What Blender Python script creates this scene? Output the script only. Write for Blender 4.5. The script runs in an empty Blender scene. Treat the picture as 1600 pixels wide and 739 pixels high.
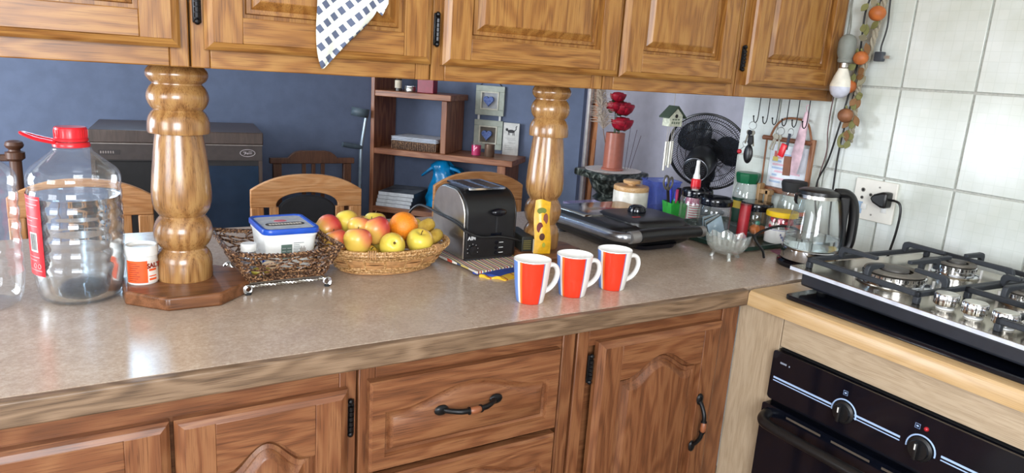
import bpy, bmesh, math, random
from mathutils import Vector, Matrix
random.seed(7)
PI = math.pi
scene = bpy.context.scene
C = scene.collection

# ---------------------------------------------------------------- camera
cam_d = bpy.data.cameras.new('camera'); cam = bpy.data.objects.new('camera', cam_d); C.objects.link(cam)
cam_d.sensor_fit = 'HORIZONTAL'; cam_d.sensor_width = 36.0; cam_d.lens = 36.0 * 1112.0 / 1600.0
cam_d.clip_start = 0.02
def cam_axes(yaw, pitch, roll):
    f = Vector((math.sin(yaw)*math.cos(pitch), math.cos(yaw)*math.cos(pitch), -math.sin(pitch)))
    r = Vector((math.cos(yaw), -math.sin(yaw), 0)); d = f.cross(r)
    c, s = math.cos(roll), math.sin(roll)
    return c*r + s*d, -s*r + c*d, f
r_, d_, f_ = cam_axes(0.55975, 0.231555, -0.067087)
m = Matrix.Identity(4)
for i in range(3):
    m[i][0] = r_[i]; m[i][1] = -d_[i]; m[i][2] = -f_[i]
m.translation = (0.0, -1.042, 1.36)
cam.matrix_world = m
scene.camera = cam

# ---------------------------------------------------------------- world, lights, exposure
scene.view_settings.view_transform = 'Standard'
scene.view_settings.look = 'None'
scene.view_settings.gamma = 1.0
scene.view_settings.use_curve_mapping = False
scene.view_settings.exposure = 0.28
w = bpy.data.worlds.new('world'); scene.world = w; w.use_nodes = True
bg = w.node_tree.nodes['Background']
bg.inputs[0].default_value = (0.62, 0.78, 1.0, 1); bg.inputs[1].default_value = 2.2
scene.cycles.use_denoising = True
scene.cycles.max_bounces = 8; scene.cycles.transparent_max_bounces = 24
scene.cycles.caustics_reflective = False; scene.cycles.caustics_refractive = False
scene.cycles.sample_clamp_indirect = 6.0
def area(name, loc, target, sx, sy, power, col):
    l = bpy.data.lights.new(name, 'AREA'); l.shape = 'RECTANGLE'; l.size = sx; l.size_y = sy
    l.energy = power; l.color = col
    o = bpy.data.objects.new(name, l); C.objects.link(o); o.location = loc
    o.rotation_euler = (Vector(target) - Vector(loc)).to_track_quat('-Z', 'Y').to_euler()
    return o
# daylight from the windows of the two rooms, then two added lights
area('window_light_kitchen', (-0.55, -2.47, 1.62), (-0.55, 0.0, 1.62), 1.25, 1.0, 72, (0.93, 0.96, 1.0))
area('window_light_side', (-2.27, -1.25, 1.55), (0.0, -1.25, 1.55), 1.25, 1.1, 40, (0.95, 0.97, 1.0))
area('window_light_dining', (-2.27, 1.75, 1.35), (0.0, 1.75, 1.35), 1.45, 1.6, 85, (0.9, 0.95, 1.0))
area('added_passage_light', (2.25, 2.94, 1.5), (2.7, 2.3, 1.2), 0.5, 0.9, 4.5, (1.0, 0.95, 0.88))  # added behind the angled wall to brighten the passage door
area('added_slot_light', (0.20, 2.87, 1.92), (0.20, 0.0, 1.92), 0.08, 1.0, 5, (0.5, 0.75, 1.0))  # added out of view to throw a streak on the counter

# ---------------------------------------------------------------- helpers: colour and materials
def lin(c):
    if isinstance(c, str):
        c = c.lstrip('#'); c = [int(c[i:i+2], 16)/255 for i in (0, 2, 4)]
        c = [x/12.92 if x <= .04045 else ((x+.055)/1.055)**2.4 for x in c]
    return (c[0], c[1], c[2], 1.0)
class NT:
    def __init__(s, name):
        s.m = bpy.data.materials.new(name); s.m.use_nodes = True; s.t = s.m.node_tree; s.n = s.t.nodes; s.l = s.t.links
        s.b = s.n['Principled BSDF']; s.out = s.n['Material Output']
    def node(s, typ, **kw):
        x = s.n.new(typ)
        for k, v in kw.items():
            if k.startswith('i_'):
                x.inputs[k[2:].replace('_', ' ')].default_value = v
            else: setattr(x, k, v)
        return x
    def link(s, a, b): s.l.new(a, b)
    def ramp(s, stops, interp='LINEAR'):
        r = s.n.new('ShaderNodeValToRGB'); r.color_ramp.interpolation = interp
        e = r.color_ramp.elements
        while len(e) < len(stops): e.new(0.5)
        for x, (p, c) in zip(e, stops): x.position = p; x.color = lin(c)
        return r
MATS = {}
def mat(name, col, rough=.5, metal=0, var=.08, bump=0, scale=40, coat=0, spec=.5, col2=None, sheen=0):
    """plain surface: base colour broken up by noise, optional fine relief"""
    if name in MATS: return MATS[name]
    t = NT(name); b = t.b
    tc = t.node('ShaderNodeTexCoord'); nz = t.node('ShaderNodeTexNoise', i_Scale=scale, i_Detail=4.0)
    t.link(tc.outputs['Object'], nz.inputs['Vector'])
    c = Vector(lin(col)[:3])
    c2 = Vector(lin(col2)[:3]) if col2 else c*(1-var*1.6)
    r = t.ramp([(.35, tuple(c2)), (.65, tuple(c if col2 else c*(1+var)))])
    t.link(nz.outputs['Fac'], r.inputs[0]); t.link(r.outputs[0], b.inputs['Base Color'])
    b.inputs['Roughness'].default_value = rough; b.inputs['Metallic'].default_value = metal
    b.inputs['Coat Weight'].default_value = coat; b.inputs['Specular IOR Level'].default_value = spec
    b.inputs['Coat Roughness'].default_value = .08
    if bump:
        bp = t.node('ShaderNodeBump', i_Strength=bump, i_Distance=.002)
        t.link(nz.outputs['Fac'], bp.inputs['Height']); t.link(bp.outputs[0], b.inputs['Normal'])
    MATS[name] = t.m
    return t.m
def wood(name, dark, mid, light, axis='Z', s=1.0, rough=.42, ring=.4, coat=.06, pore=.6):
    """grain running along one axis of the object, rings and pores"""
    if name in MATS: return MATS[name]
    t = NT(name); b = t.b
    tc = t.node('ShaderNodeTexCoord'); oi = t.node('ShaderNodeObjectInfo')
    off = t.node('ShaderNodeVectorMath', operation='SCALE'); cmb = t.node('ShaderNodeCombineXYZ')
    m1 = t.node('ShaderNodeMath', operation='MULTIPLY'); m1.inputs[1].default_value = 7.31
    m2 = t.node('ShaderNodeMath', operation='MULTIPLY'); m2.inputs[1].default_value = 3.17
    t.link(oi.outputs['Random'], m1.inputs[0]); t.link(oi.outputs['Random'], m2.inputs[0])
    for i, q in enumerate((m1, m2, m1)): t.link(q.outputs[0], cmb.inputs[i])
    add = t.node('ShaderNodeVectorMath', operation='ADD')
    t.link(tc.outputs['Object'], add.inputs[0]); t.link(cmb.outputs[0], add.inputs[1])
    def mapped(al, ac):
        mp = t.node('ShaderNodeMapping')
        sc = [ac, ac, ac]; sc['XYZ'.index(axis)] = al
        mp.inputs['Scale'].default_value = sc
        t.link(add.outputs[0], mp.inputs['Vector']); return mp
    a = mapped(3.2*s, 17*s)
    n1 = t.node('ShaderNodeTexNoise', i_Scale=1.0, i_Detail=2.0, i_Roughness=.5); t.link(a.outputs[0], n1.inputs['Vector'])
    mu = t.node('ShaderNodeMath', operation='MULTIPLY'); mu.inputs[1].default_value = 46.0
    t.link(n1.outputs['Fac'], mu.inputs[0])
    sn = t.node('ShaderNodeMath', operation='SINE'); t.link(mu.outputs[0], sn.inputs[0])
    mr = t.node('ShaderNodeMapRange'); mr.inputs[1].default_value = -1; mr.inputs[2].default_value = 1
    t.link(sn.outputs[0], mr.inputs[0])
    p = mapped(11*s, 520*s)
    n2 = t.node('ShaderNodeTexNoise', i_Scale=1.0, i_Detail=3.0, i_Roughness=.7); t.link(p.outputs[0], n2.inputs['Vector'])
    q = mapped(1.5*s, 6*s)
    n3 = t.node('ShaderNodeTexNoise', i_Scale=1.0, i_Detail=2.0); t.link(q.outputs[0], n3.inputs['Vector'])
    mx = t.node('ShaderNodeMix', data_type='FLOAT'); mx.inputs[0].default_value = 1-ring
    t.link(mr.outputs[0], mx.inputs[2]); t.link(n2.outputs['Fac'], mx.inputs[3])
    mx2 = t.node('ShaderNodeMix', data_type='FLOAT'); mx2.inputs[0].default_value = .35
    t.link(mx.outputs[0], mx2.inputs[2]); t.link(n3.outputs['Fac'], mx2.inputs[3])
    r = t.ramp([(.22, dark), (.45, mid), (.75, light)])
    t.link(mx2.outputs[0], r.inputs[0])
    # pores: thin dark streaks
    pr = t.ramp([(.36, (0.42, 0.36, 0.32)), (.46, (1, 1, 1))])
    t.link(n2.outputs['Fac'], pr.inputs[0])
    mul = t.node('ShaderNodeMix', data_type='RGBA', blend_type='MULTIPLY'); mul.inputs[0].default_value = pore
    t.link(r.outputs[0], mul.inputs[6]); t.link(pr.outputs[0], mul.inputs[7])
    t.link(mul.outputs[2], b.inputs['Base Color'])
    b.inputs['Roughness'].default_value = rough; b.inputs['Coat Weight'].default_value = coat; b.inputs['Coat Roughness'].default_value = .2
    bp = t.node('ShaderNodeBump', i_Strength=.12, i_Distance=.001)
    t.link(n2.outputs['Fac'], bp.inputs['Height']); t.link(bp.outputs[0], b.inputs['Normal'])
    MATS[name] = t.m
    return t.m
def clear(name, tint=(1, 1, 1), refl=.9, base=.04, rough=.03, alpha=.0, body=(1, 1, 1)):
    """thin clear plastic or glass wall: lets light through, mirrors at grazing angles; alpha adds a milky body"""
    if name in MATS: return MATS[name]
    t = NT(name); n = t.n; n.remove(t.b)
    tr = t.node('ShaderNodeBsdfTransparent'); tr.inputs[0].default_value = lin(tint)
    gl = t.node('ShaderNodeBsdfGlossy'); gl.inputs['Roughness'].default_value = rough
    lw = t.node('ShaderNodeLayerWeight'); lw.inputs[0].default_value = .35
    mr = t.node('ShaderNodeMapRange'); mr.inputs[3].default_value = base; mr.inputs[4].default_value = refl
    pw = t.node('ShaderNodeMath', operation='POWER'); pw.inputs[1].default_value = 2.0
    t.link(lw.outputs['Facing'], pw.inputs[0]); t.link(pw.outputs[0], mr.inputs[0])
    mx = t.node('ShaderNodeMixShader'); t.link(mr.outputs[0], mx.inputs[0]); t.link(tr.outputs[0], mx.inputs[1]); t.link(gl.outputs[0], mx.inputs[2])
    last = mx
    if alpha:
        df = t.node('ShaderNodeBsdfDiffuse'); df.inputs[0].default_value = lin(body)
        m2 = t.node('ShaderNodeMixShader'); m2.inputs[0].default_value = alpha
        t.link(mx.outputs[0], m2.inputs[1]); t.link(df.outputs[0], m2.inputs[2]); last = m2
    t.link(last.outputs[0], t.out.inputs[0]); MATS[name] = t.m
    return t.m
def liquid(name, tint=(.97, .99, 1), ior=1.33, mixt=.12):
    if name in MATS: return MATS[name]
    t = NT(name); t.n.remove(t.b)
    g = t.node('ShaderNodeBsdfGlass'); g.inputs['Color'].default_value = lin(tint); g.inputs['IOR'].default_value = ior; g.inputs['Roughness'].default_value = .0
    tr = t.node('ShaderNodeBsdfTransparent'); tr.inputs[0].default_value = lin(tint)
    mx = t.node('ShaderNodeMixShader'); mx.inputs[0].default_value = mixt
    t.link(g.outputs[0], mx.inputs[1]); t.link(tr.outputs[0], mx.inputs[2]); t.link(mx.outputs[0], t.out.inputs[0])
    MATS[name] = t.m
    return t.m
def stripes(name, cols, axis=0, freq=30.0, rough=.6, angular=False):
    """printed bands: colour ramp along an axis (repeating) or around the Z axis (angular)"""
    if name in MATS: return MATS[name]
    t = NT(name)
    tc = t.node('ShaderNodeTexCoord'); sp = t.node('ShaderNodeSeparateXYZ'); t.link(tc.outputs['Object'], sp.inputs[0])
    if angular:
        at = t.node('ShaderNodeMath', operation='ARCTAN2'); t.link(sp.outputs[1], at.inputs[0]); t.link(sp.outputs[0], at.inputs[1])
        mr = t.node('ShaderNodeMapRange'); mr.inputs[1].default_value = -PI; mr.inputs[2].default_value = PI
        t.link(at.outputs[0], mr.inputs[0]); f = mr.outputs[0]
    else:
        mu = t.node('ShaderNodeMath', operation='MULTIPLY'); mu.inputs[1].default_value = freq; t.link(sp.outputs[axis], mu.inputs[0])
        fr = t.node('ShaderNodeMath', operation='FRACT'); t.link(mu.outputs[0], fr.inputs[0]); f = fr.outputs[0]
    r = t.ramp(cols, 'CONSTANT'); t.link(f, r.inputs[0]); t.link(r.outputs[0], t.b.inputs['Base Color'])
    t.b.inputs['Roughness'].default_value = rough
    MATS[name] = t.m
    return t.m

# ---------------------------------------------------------------- helpers: geometry
class MB:
    def __init__(s): s.v = []; s.f = []; s.mi = []
    def add(s, vs, fs, mi=0):
        n = len(s.v); s.v += [tuple(v) for v in vs]
        for f in fs: s.f.append([n+i for i in f]); s.mi.append(mi)
        return s
    def box(s, x0, x1, y0, y1, z0, z1, mi=0, M=None, ch=0):
        if ch:
            vs = []; fs = []
            c = min(ch, (x1-x0)/2.01, (y1-y0)/2.01, (z1-z0)/2.01)
            bm = bmesh.new(); bmesh.ops.create_cube(bm, size=1)
            bmesh.ops.scale(bm, vec=(x1-x0, y1-y0, z1-z0), verts=bm.verts)
            bmesh.ops.translate(bm, vec=((x0+x1)/2, (y0+y1)/2, (z0+z1)/2), verts=bm.verts)
            bmesh.ops.bevel(bm, geom=bm.edges[:], offset=c, segments=2, profile=.5, affect='EDGES')
            bm.verts.index_update(); vs = [v.co.copy() for v in bm.verts]; fs = [[v.index for v in f.verts] for f in bm.faces]; bm.free()
        else:
            vs = [Vector((x, y, z)) for z in (z0, z1) for y in (y0, y1) for x in (x0, x1)]
            fs = [(0,2,3,1), (4,5,7,6), (0,1,5,4), (2,6,7,3), (0,4,6,2), (1,3,7,5)]
        if M: vs = [M @ v for v in vs]
        return s.add(vs, fs, mi)
    def lathe(s, prof, c=(0,0,0), seg=24, M=None, mi=0, sx=1, sy=1, a0=0, a1=2*PI):
        vs = []; fs = []; full = abs(a1-a0-2*PI) < 1e-6; n = seg if full else seg+1
        for r, z in prof:
            for k in range(n):
                a = a0+(a1-a0)*k/seg; v = Vector((r*math.cos(a)*sx, r*math.sin(a)*sy, z))
                if M: v = M @ v
                vs.append(v+Vector(c))
        for i in range(len(prof)-1):
            for k in range(n if full else seg):
                k2 = (k+1) % n; a, b, d, e = i*n+k, i*n+k2, (i+1)*n+k2, (i+1)*n+k
                if prof[i][0] < 1e-7: fs.append((a, d, e))
                elif prof[i+1][0] < 1e-7: fs.append((a, b, e))
                else: fs.append((a, b, d, e))
        return s.add(vs, fs, mi)
    def tube(s, pts, r, seg=8, closed=False, mi=0, cap=True, flat=1.0):
        pts = [Vector(p) for p in pts]; n = len(pts)
        rr = r if isinstance(r, (list, tuple)) else [r]*n
        vs = []; fs = []; up = None
        for i, p in enumerate(pts):
            if closed: t = pts[(i+1) % n]-pts[i-1]
            else: t = pts[min(i+1, n-1)]-pts[max(i-1, 0)]
            if t.length < 1e-9: t = Vector((0, 0, 1))
            t.normalize()
            if up is None: up = t.orthogonal().normalized() if abs(t.z) > .95 else Vector((0, 0, 1))
            u = up - t*up.dot(t)
            if u.length < 1e-6: u = t.orthogonal()
            u.normalize(); up = u; w_ = t.cross(u)
            for k in range(seg):
                a = 2*PI*k/seg; vs.append(p + (u*math.cos(a) + w_*math.sin(a)*flat)*rr[i])
        for i in range(n if closed else n-1):
            j = (i+1) % n
            for k in range(seg):
                k2 = (k+1) % seg; fs.append((i*seg+k, i*seg+k2, j*seg+k2, j*seg+k))
        if cap and not closed:
            fs.append(tuple(range(seg-1, -1, -1))); fs.append(tuple((n-1)*seg+k for k in range(seg)))
        return s.add(vs, fs, mi)
    def prism(s, outline, axis, a, b, mi=0, M=None):
        """outline: 2-D points; axis: which coordinate is extruded from a to b"""
        n = len(outline); vs = []
        for e in (a, b):
            for p, q in outline:
                v = {'X': (e, p, q), 'Y': (p, e, q), 'Z': (p, q, e)}[axis]; v = Vector(v)
                vs.append(M @ v if M else v)
        fs = [tuple(range(n-1, -1, -1)), tuple(range(n, 2*n))] + [(i, (i+1) % n, n+(i+1) % n, n+i) for i in range(n)]
        return s.add(vs, fs, mi)
    def ball(s, c, r, seg=12, rings=8, sc=(1, 1, 1), mi=0):
        return s.lathe([(r*math.sin(PI*i/rings) if 0 < i < rings else 0, -r*math.cos(PI*i/rings)) for i in range(rings+1)], c, seg, Matrix.Diagonal(sc).to_3x3(), mi)
TINY = {'label_print', 'print', 'print_lines', 'print_pattern', 'script_print', 'dial_marks', 'button_marks', 'house_print', 'nameplate_print', 'barcode', 'vent_slots', 'wires', 'cap_ribs', 'label_bands', 'maker_mark'}   # marks too small to pick apart
def obj(name, mb, m, parent=None, bev=0, ang=38, loc=None):
    me = bpy.data.meshes.new(name); me.from_pydata(mb.v, [], mb.f)
    ms = m if isinstance(m, (list, tuple)) else [m]
    for x in ms: me.materials.append(x)
    if len(ms) > 1: me.polygons.foreach_set('material_index', mb.mi)
    bm = bmesh.new(); bm.from_mesh(me); bmesh.ops.recalc_face_normals(bm, faces=bm.faces[:]); bm.to_mesh(me); bm.free()
    me.polygons.foreach_set('use_smooth', [True]*len(me.polygons)); me.set_sharp_from_angle(angle=math.radians(ang))
    o = bpy.data.objects.new(name, me); C.objects.link(o)
    if parent: o.parent = parent
    if loc: o.location = loc
    if parent and name in TINY: o['kind'] = 'stuff'
    if bev:
        b = o.modifiers.new('bevel', 'BEVEL'); b.width = bev; b.segments = 2; b.limit_method = 'ANGLE'; b.angle_limit = math.radians(40)
    return o
def tag(o, label, cat, group=None):
    o['label'] = label; o['category'] = cat
    if group: o['group'] = group
    return o
def thing(name, label, cat, loc=(0, 0, 0), rz=0, group=None):
    o = bpy.data.objects.new(name, None); C.objects.link(o); o.empty_display_size = .05
    o.location = loc; o.rotation_euler = (0, 0, rz)
    return tag(o, label, cat, group)
def struct(name, mb, m, bev=0, parent=None):
    o = obj(name, mb, m, parent, bev)
    if not parent: o['kind'] = 'structure'
    return o
def cr(pts, n=6, closed=False):
    """smooth curve through points"""
    P = [Vector(p) for p in pts]; out = []; N = len(P)
    for i in range(N if closed else N-1):
        if closed: a, b, c, d = P[i-1], P[i], P[(i+1) % N], P[(i+2) % N]
        else: a, b, c, d = P[max(i-1, 0)], P[i], P[i+1], P[min(i+2, N-1)]
        for k in range(n):
            t = k/n
            out.append(.5*((2*b)+(c-a)*t+(2*a-5*b+4*c-d)*t*t+(3*b-a-3*c+d)*t**3))
    if not closed: out.append(P[-1])
    return out
def text(name, s, size, M, m, parent=None, depth=.0003, bold=0):
    cu = bpy.data.curves.new(name, 'FONT'); cu.body = s; cu.size = size; cu.align_x = 'CENTER'; cu.align_y = 'CENTER'
    cu.extrude = depth; cu.offset = bold; cu.resolution_u = 3
    t = bpy.data.objects.new('tmp', cu); C.objects.link(t)
    dg = bpy.context.evaluated_depsgraph_get(); me = bpy.data.meshes.new_from_object(t.evaluated_get(dg))
    bpy.data.objects.remove(t); me.transform(M); me.name = name; me.materials.clear(); me.materials.append(m)
    o = bpy.data.objects.new(name, me); C.objects.link(o)
    if parent: o.parent = parent
    return o
def face_mat(loc, right, up):
    """matrix placing flat text in the plane spanned by right and up"""
    r = Vector(right).normalized(); u = Vector(up).normalized(); n = r.cross(u)
    M = Matrix.Identity(4)
    for i in range(3): M[i][0] = r[i]; M[i][1] = u[i]; M[i][2] = n[i]
    M.translation = loc
    return M
def axis_mat(d, roll_ref=(0, 0, 1)):
    """3x3 with local Z along d"""
    d = Vector(d).normalized(); x = Vector(roll_ref).cross(d)
    if x.length < 1e-5: x = d.orthogonal()
    x.normalize(); y = d.cross(x)
    return Matrix((x, y, d)).transposed()
def rrect(x0, x1, y0, y1, r, n=4):
    o = []
    for cx, cy, a in ((x1-r, y1-r, 0), (x0+r, y1-r, PI/2), (x0+r, y0+r, PI), (x1-r, y0+r, 3*PI/2)):
        for k in range(n+1): o.append((cx+r*math.cos(a+PI/2*k/n), cy+r*math.sin(a+PI/2*k/n)))
    return o
def loft(mb, rings, cap0=True, cap1=True, mi=0):
    n = len(rings[0]); vs = [p for r in rings for p in r]; fs = []
    for i in range(len(rings)-1):
        for k in range(n): fs.append((i*n+k, i*n+(k+1) % n, (i+1)*n+(k+1) % n, (i+1)*n+k))
    if cap0: fs.append(tuple(range(n-1, -1, -1)))
    if cap1: fs.append(tuple((len(rings)-1)*n+k for k in range(n)))
    return mb.add(vs, fs, mi)

# ---------------------------------------------------------------- shared materials
OAK = ('#6f441b', '#91602b', '#a87a3e')
oak_z = wood('oak_vertical', *OAK, 'Z'); oak_x = wood('oak_horizontal', *OAK, 'X')
LOW = ('#5a3620', '#78492c', '#8e603e')  # same oak as the uppers, shade of the lower units put into its colour
low_z = wood('oak_lower_shaded_vertical', *LOW, 'Z'); low_x = wood('oak_lower_shaded_horizontal', *LOW, 'X')
turned = wood('oak_turned', '#6b4724', '#94693c', '#ae8652', 'Z', s=.9, ring=.42, rough=.24, coat=.5)
edge_w = wood('oak_worn_edge', '#4c3a2a', '#765e48', '#917860', 'X', rough=.5)
dark_x = wood('dark_stained', '#4a2a16', '#6e4426', '#87583a', 'X', rough=.4)
shelf_m = wood('shelf_pine', '#5c3020', '#8d5638', '#ab7554', 'X', s=.6, rough=.45)
shelf_z = wood('shelf_pine_upright', '#5c3020', '#8d5638', '#ab7554', 'Z', s=.6, rough=.45)
ash_y = wood('light_ash_front', '#9b876e', '#ae9a80', '#beab92', 'Y', s=1.3, ring=.2, rough=.5, coat=0, pore=.25)
ash_z = wood('light_ash_upright', '#9b876e', '#ae9a80', '#beab92', 'Z', s=1.3, ring=.2, rough=.5, coat=0, pore=.25)
ash_top = wood('light_worktop', '#b09062', '#c09f72', '#cbae86', 'Y', s=.8, ring=.25, rough=.28, coat=.2, pore=.12)
chair_w = wood('chair_beech', '#9a6334', '#bd8450', '#d0a070', 'X', ring=.3)
chair_z = wood('chair_beech_upright', '#9a6334', '#bd8450', '#d0a070', 'Z', ring=.3)
black = mat('black_plastic', '#141416', .35, var=.1)
black_gl = mat('black_gloss', '#0a0d16', .1, var=.05)
black_mt = mat('black_matte', '#1c1c1e', .7)
iron = mat('cast_iron', '#33373d', .55, metal=.25, bump=.25, scale=300)
bronze = mat('black_iron', '#1e1e20', .35, metal=.6)
steel = mat('steel', '#c8c6c0', .28, metal=1, var=.04)
chrome = mat('chrome', '#d8dade', .1, metal=1, var=.02)
white = mat('white_plastic', '#e6e6e2', .35, var=.03)
ceram = mat('white_ceramic', '#eeece8', .12, var=.02, coat=.4)
red = mat('red_plastic', '#d8202c', .3, var=.06)

# ================================================================ THE SETTING
paint_blue = mat('blue_wall_paint', '#626f8a', .7, var=.05, bump=.15, scale=18)
paint_lilac = mat('lilac_wall_paint', '#b4b3c0', .7, var=.04, bump=.15, scale=18)
paint_white = mat('white_wall_paint', '#d9d8d2', .8, var=.03)
floor_m = mat('floor_vinyl', '#8d7a66', .5, var=.15, scale=9)
struct('floor', MB().box(-2.4, 3.0, -2.6, 3.1, -.05, 0), floor_m)
struct('ceiling', MB().box(-2.4, 3.0, -2.6, 3.1, 2.5, 2.56), paint_white)
def holes(fixed, f0, f1, a0, a1, z1, ops):
    """wall slab with rectangular openings; fixed = axis of its thickness"""
    mb = MB()
    def bx(p0, p1, q0, q1):
        if p1-p0 < 1e-5 or q1-q0 < 1e-5: return
        if fixed == 'Y': mb.box(p0, p1, f0, f1, q0, q1)
        else: mb.box(f0, f1, p0, p1, q0, q1)
    x = a0
    for (b0, b1, c0, c1) in ops:
        bx(x, b0, 0, z1); bx(b0, b1, 0, c0); bx(b0, b1, c1, z1); x = b1
    bx(x, a1, 0, z1)
    return mb
struct('wall_front', holes('Y', -2.55, -2.45, -2.35, 2.02, 2.5, [(-1.2, .1, 1.1, 2.15)]), paint_white)
struct('wall_left', holes('X', -2.35, -2.25, -2.45, 2.95, 2.5, [(-1.9, -.6, .97, 2.12), (1.0, 2.5, .5, 2.2)]), paint_white)
struct('wall_back', holes('Y', 2.85, 2.95, -2.25, 1.5, 2.5, [(.125, .275, 1.40, 2.44)]), paint_blue)  # the narrow opening is made for the added slot light
uw = Vector((.682, -.731, 0)); nw = Vector((.731, .682, 0))
def diag(t, off, z): p = Vector((1.565, 2.77, 0)) + uw*t + nw*off; return (p.x, p.y, z)
mb = MB()
vs = [diag(t, o, z) for z in (0, 2.5) for t, o in ((-.16, 0), (1.06, 0), (1.06, .1), (-.16, .1))]
mb.add(vs, [(0,1,2,3), (7,6,5,4), (0,4,5,1), (1,5,6,2), (2,6,7,3), (3,7,4,0)])
struct('wall_angled', mb, paint_blue)
struct('wall_right_dining', MB().box(2.85, 2.97, .52, 2.572, 0, 2.5).box(2.85, 2.97, 2.665, 3.05, 0, 2.5).box(2.85, 2.97, 2.572, 2.665, 2.06, 2.5), paint_lilac)
struct('wall_far', holes('Y', 2.95, 3.05, 1.45, 2.85, 2.5, [(1.98, 2.52, 1.03, 1.97)]), paint_lilac)  # its opening is made for the added passage light
struct('wall_return', MB().box(2.03, 2.85, .52, .62, 0, 2.5), paint_lilac)
# windows: frame bars and panes
frame_w = mat('window_frame_white', '#e4e4e0', .4)
pane_m = clear('window_pane', (1, 1, 1), .6, .03)
def window(name, fixed, f, a0, a1, z0, z1, nx, nz):
    r = bpy.data.objects.new(name, None); C.objects.link(r); r['kind'] = 'structure'
    mb = MB(); b = .035
    def bx(p0, p1, q0, q1, th, m_):
        m_.box(*((p0, p1, f-th, f+th) if fixed == 'Y' else (f-th, f+th, p0, p1)), q0, q1)
    for i in range(nx+1):
        c = a0+b/2+(a1-a0-b)*i/nx; bx(c-b/2, c+b/2, z0, z1, .025, mb)
    for i in range(nz+1):
        c = z0+b/2+(z1-z0-b)*i/nz; bx(a0, a1, c-b/2, c+b/2, .025, mb)
    obj('window_frame', mb, frame_w, r)
    for i in range(nx):
        for k in range(nz):
            p = MB(); c0 = a0+b/2+(a1-a0-b)*i/nx; c1 = a0+b/2+(a1-a0-b)*(i+1)/nx; d0 = z0+b/2+(z1-z0-b)*k/nz; d1 = z0+b/2+(z1-z0-b)*(k+1)/nz
            bx(c0+b/2, c1-b/2, d0+b/2, d1-b/2, .003, p); obj('pane', p, pane_m, r)
window('window_1', 'Y', -2.51, -1.2, .1, 1.1, 2.15, 2, 1)
window('window_2', 'X', -2.31, -1.9, -.6, .97, 2.12, 2, 1)
window('window_3', 'X', -2.31, 1.0, 2.5, .5, 2.2, 2, 1)
window('added_slot_window', 'Y', 2.925, .125, .275, 1.40, 2.44, 1, 1)  # unseen window, added to hold the counter streak light
window('added_passage_window', 'Y', 3.02, 1.98, 2.52, 1.03, 1.97, 1, 1)  # unseen window, added to hold the light on the passage door
# door in the passage, white frame edge beside it
door_m = wood('orange_door', '#b2683a', '#d98e5a', '#e8a878', 'Z', s=.5, ring=.3)
d1 = bpy.data.objects.new('door_1', None); C.objects.link(d1); d1['kind'] = 'structure'
obj('door_leaf', MB().box(2.865, 2.905, 2.575, 2.66, .005, 2.05), door_m, d1, bev=.003)
for z0, z1 in ((.15, .95), (1.08, 1.9)): obj('door_panel', MB().box(2.858, 2.865, 2.59, 2.63, z0, z1), door_m, d1, bev=.003)
struct('trim_1', MB().box(2.83, 2.849, 2.645, 2.668, 0, 2.06), mat('trim_white', '#e8e4de', .5), bev=.003)

# tiled kitchen wall on the right: substrate and single tiles
grout = mat('tile_grout', '#b9b9b2', .85, var=.1, scale=120)
wr = struct('wall_right', MB().box(1.926, 2.03, -2.45, .62, 0, 2.5), grout)
t = NT('white_tile'); b = t.b
tc = t.node('ShaderNodeTexCoord'); sp = t.node('ShaderNodeSeparateXYZ'); t.link(tc.outputs['Object'], sp.inputs[0])
cmb = t.node('ShaderNodeCombineXYZ'); t.link(sp.outputs[1], cmb.inputs[0]); t.link(sp.outputs[2], cmb.inputs[1])
br = t.node('ShaderNodeTexBrick'); br.offset = 0.0; br.inputs['Scale'].default_value = 1.0
br.inputs['Brick Width'].default_value = .0245; br.inputs['Row Height'].default_value = .0245; br.inputs['Mortar Size'].default_value = .0008
for k, c_ in (('Color1', '#dde3e0'), ('Color2', '#e1e6e3'), ('Mortar', '#d8deda')): br.inputs[k].default_value = lin(c_)
t.link(cmb.outputs[0], br.inputs['Vector'])
nz = t.node('ShaderNodeTexNoise', i_Scale=7.0, i_Detail=5.0); t.link(tc.outputs['Object'], nz.inputs['Vector'])
rp = t.ramp([(.3, '#e6e6de'), (.7, '#ffffff')]); t.link(nz.outputs[0], rp.inputs[0])
mx = t.node('ShaderNodeMix', data_type='RGBA', blend_type='MULTIPLY'); mx.inputs[0].default_value = 1
t.link(br.outputs[0], mx.inputs[6]); t.link(rp.outputs[0], mx.inputs[7]); t.link(mx.outputs[2], b.inputs['Base Color'])
b.inputs['Roughness'].default_value = .22
bp = t.node('ShaderNodeBump', i_Strength=.15, i_Distance=.002); t.link(nz.outputs[0], bp.inputs['Height']); t.link(bp.outputs[0], b.inputs['Normal'])
tile_m = t.m
GY, GZ, gap = .19, .245, .0055
tile_me = {}
for i in range(-5, 4):
    y0 = .095+GY*(i-1)+gap/2; y1 = y0+GY-gap
    if y0 > .6: continue
    y1 = min(y1, .62)
    for k in range(0, 4):
        z0 = .885+GZ*k+gap/2; z1 = z0+GZ-gap
        key = round(y1-y0, 3)
        if key not in tile_me:
            o = obj('tile', MB().box(-.007, 0, 0, y1-y0, 0, z1-z0), tile_m, wr, bev=.0016); tile_me[key] = o
        else:
            s_ = tile_me[key]; o = s_.copy(); C.objects.link(o); o.parent = wr
        o.location = (1.927, y0, z0)

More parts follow.
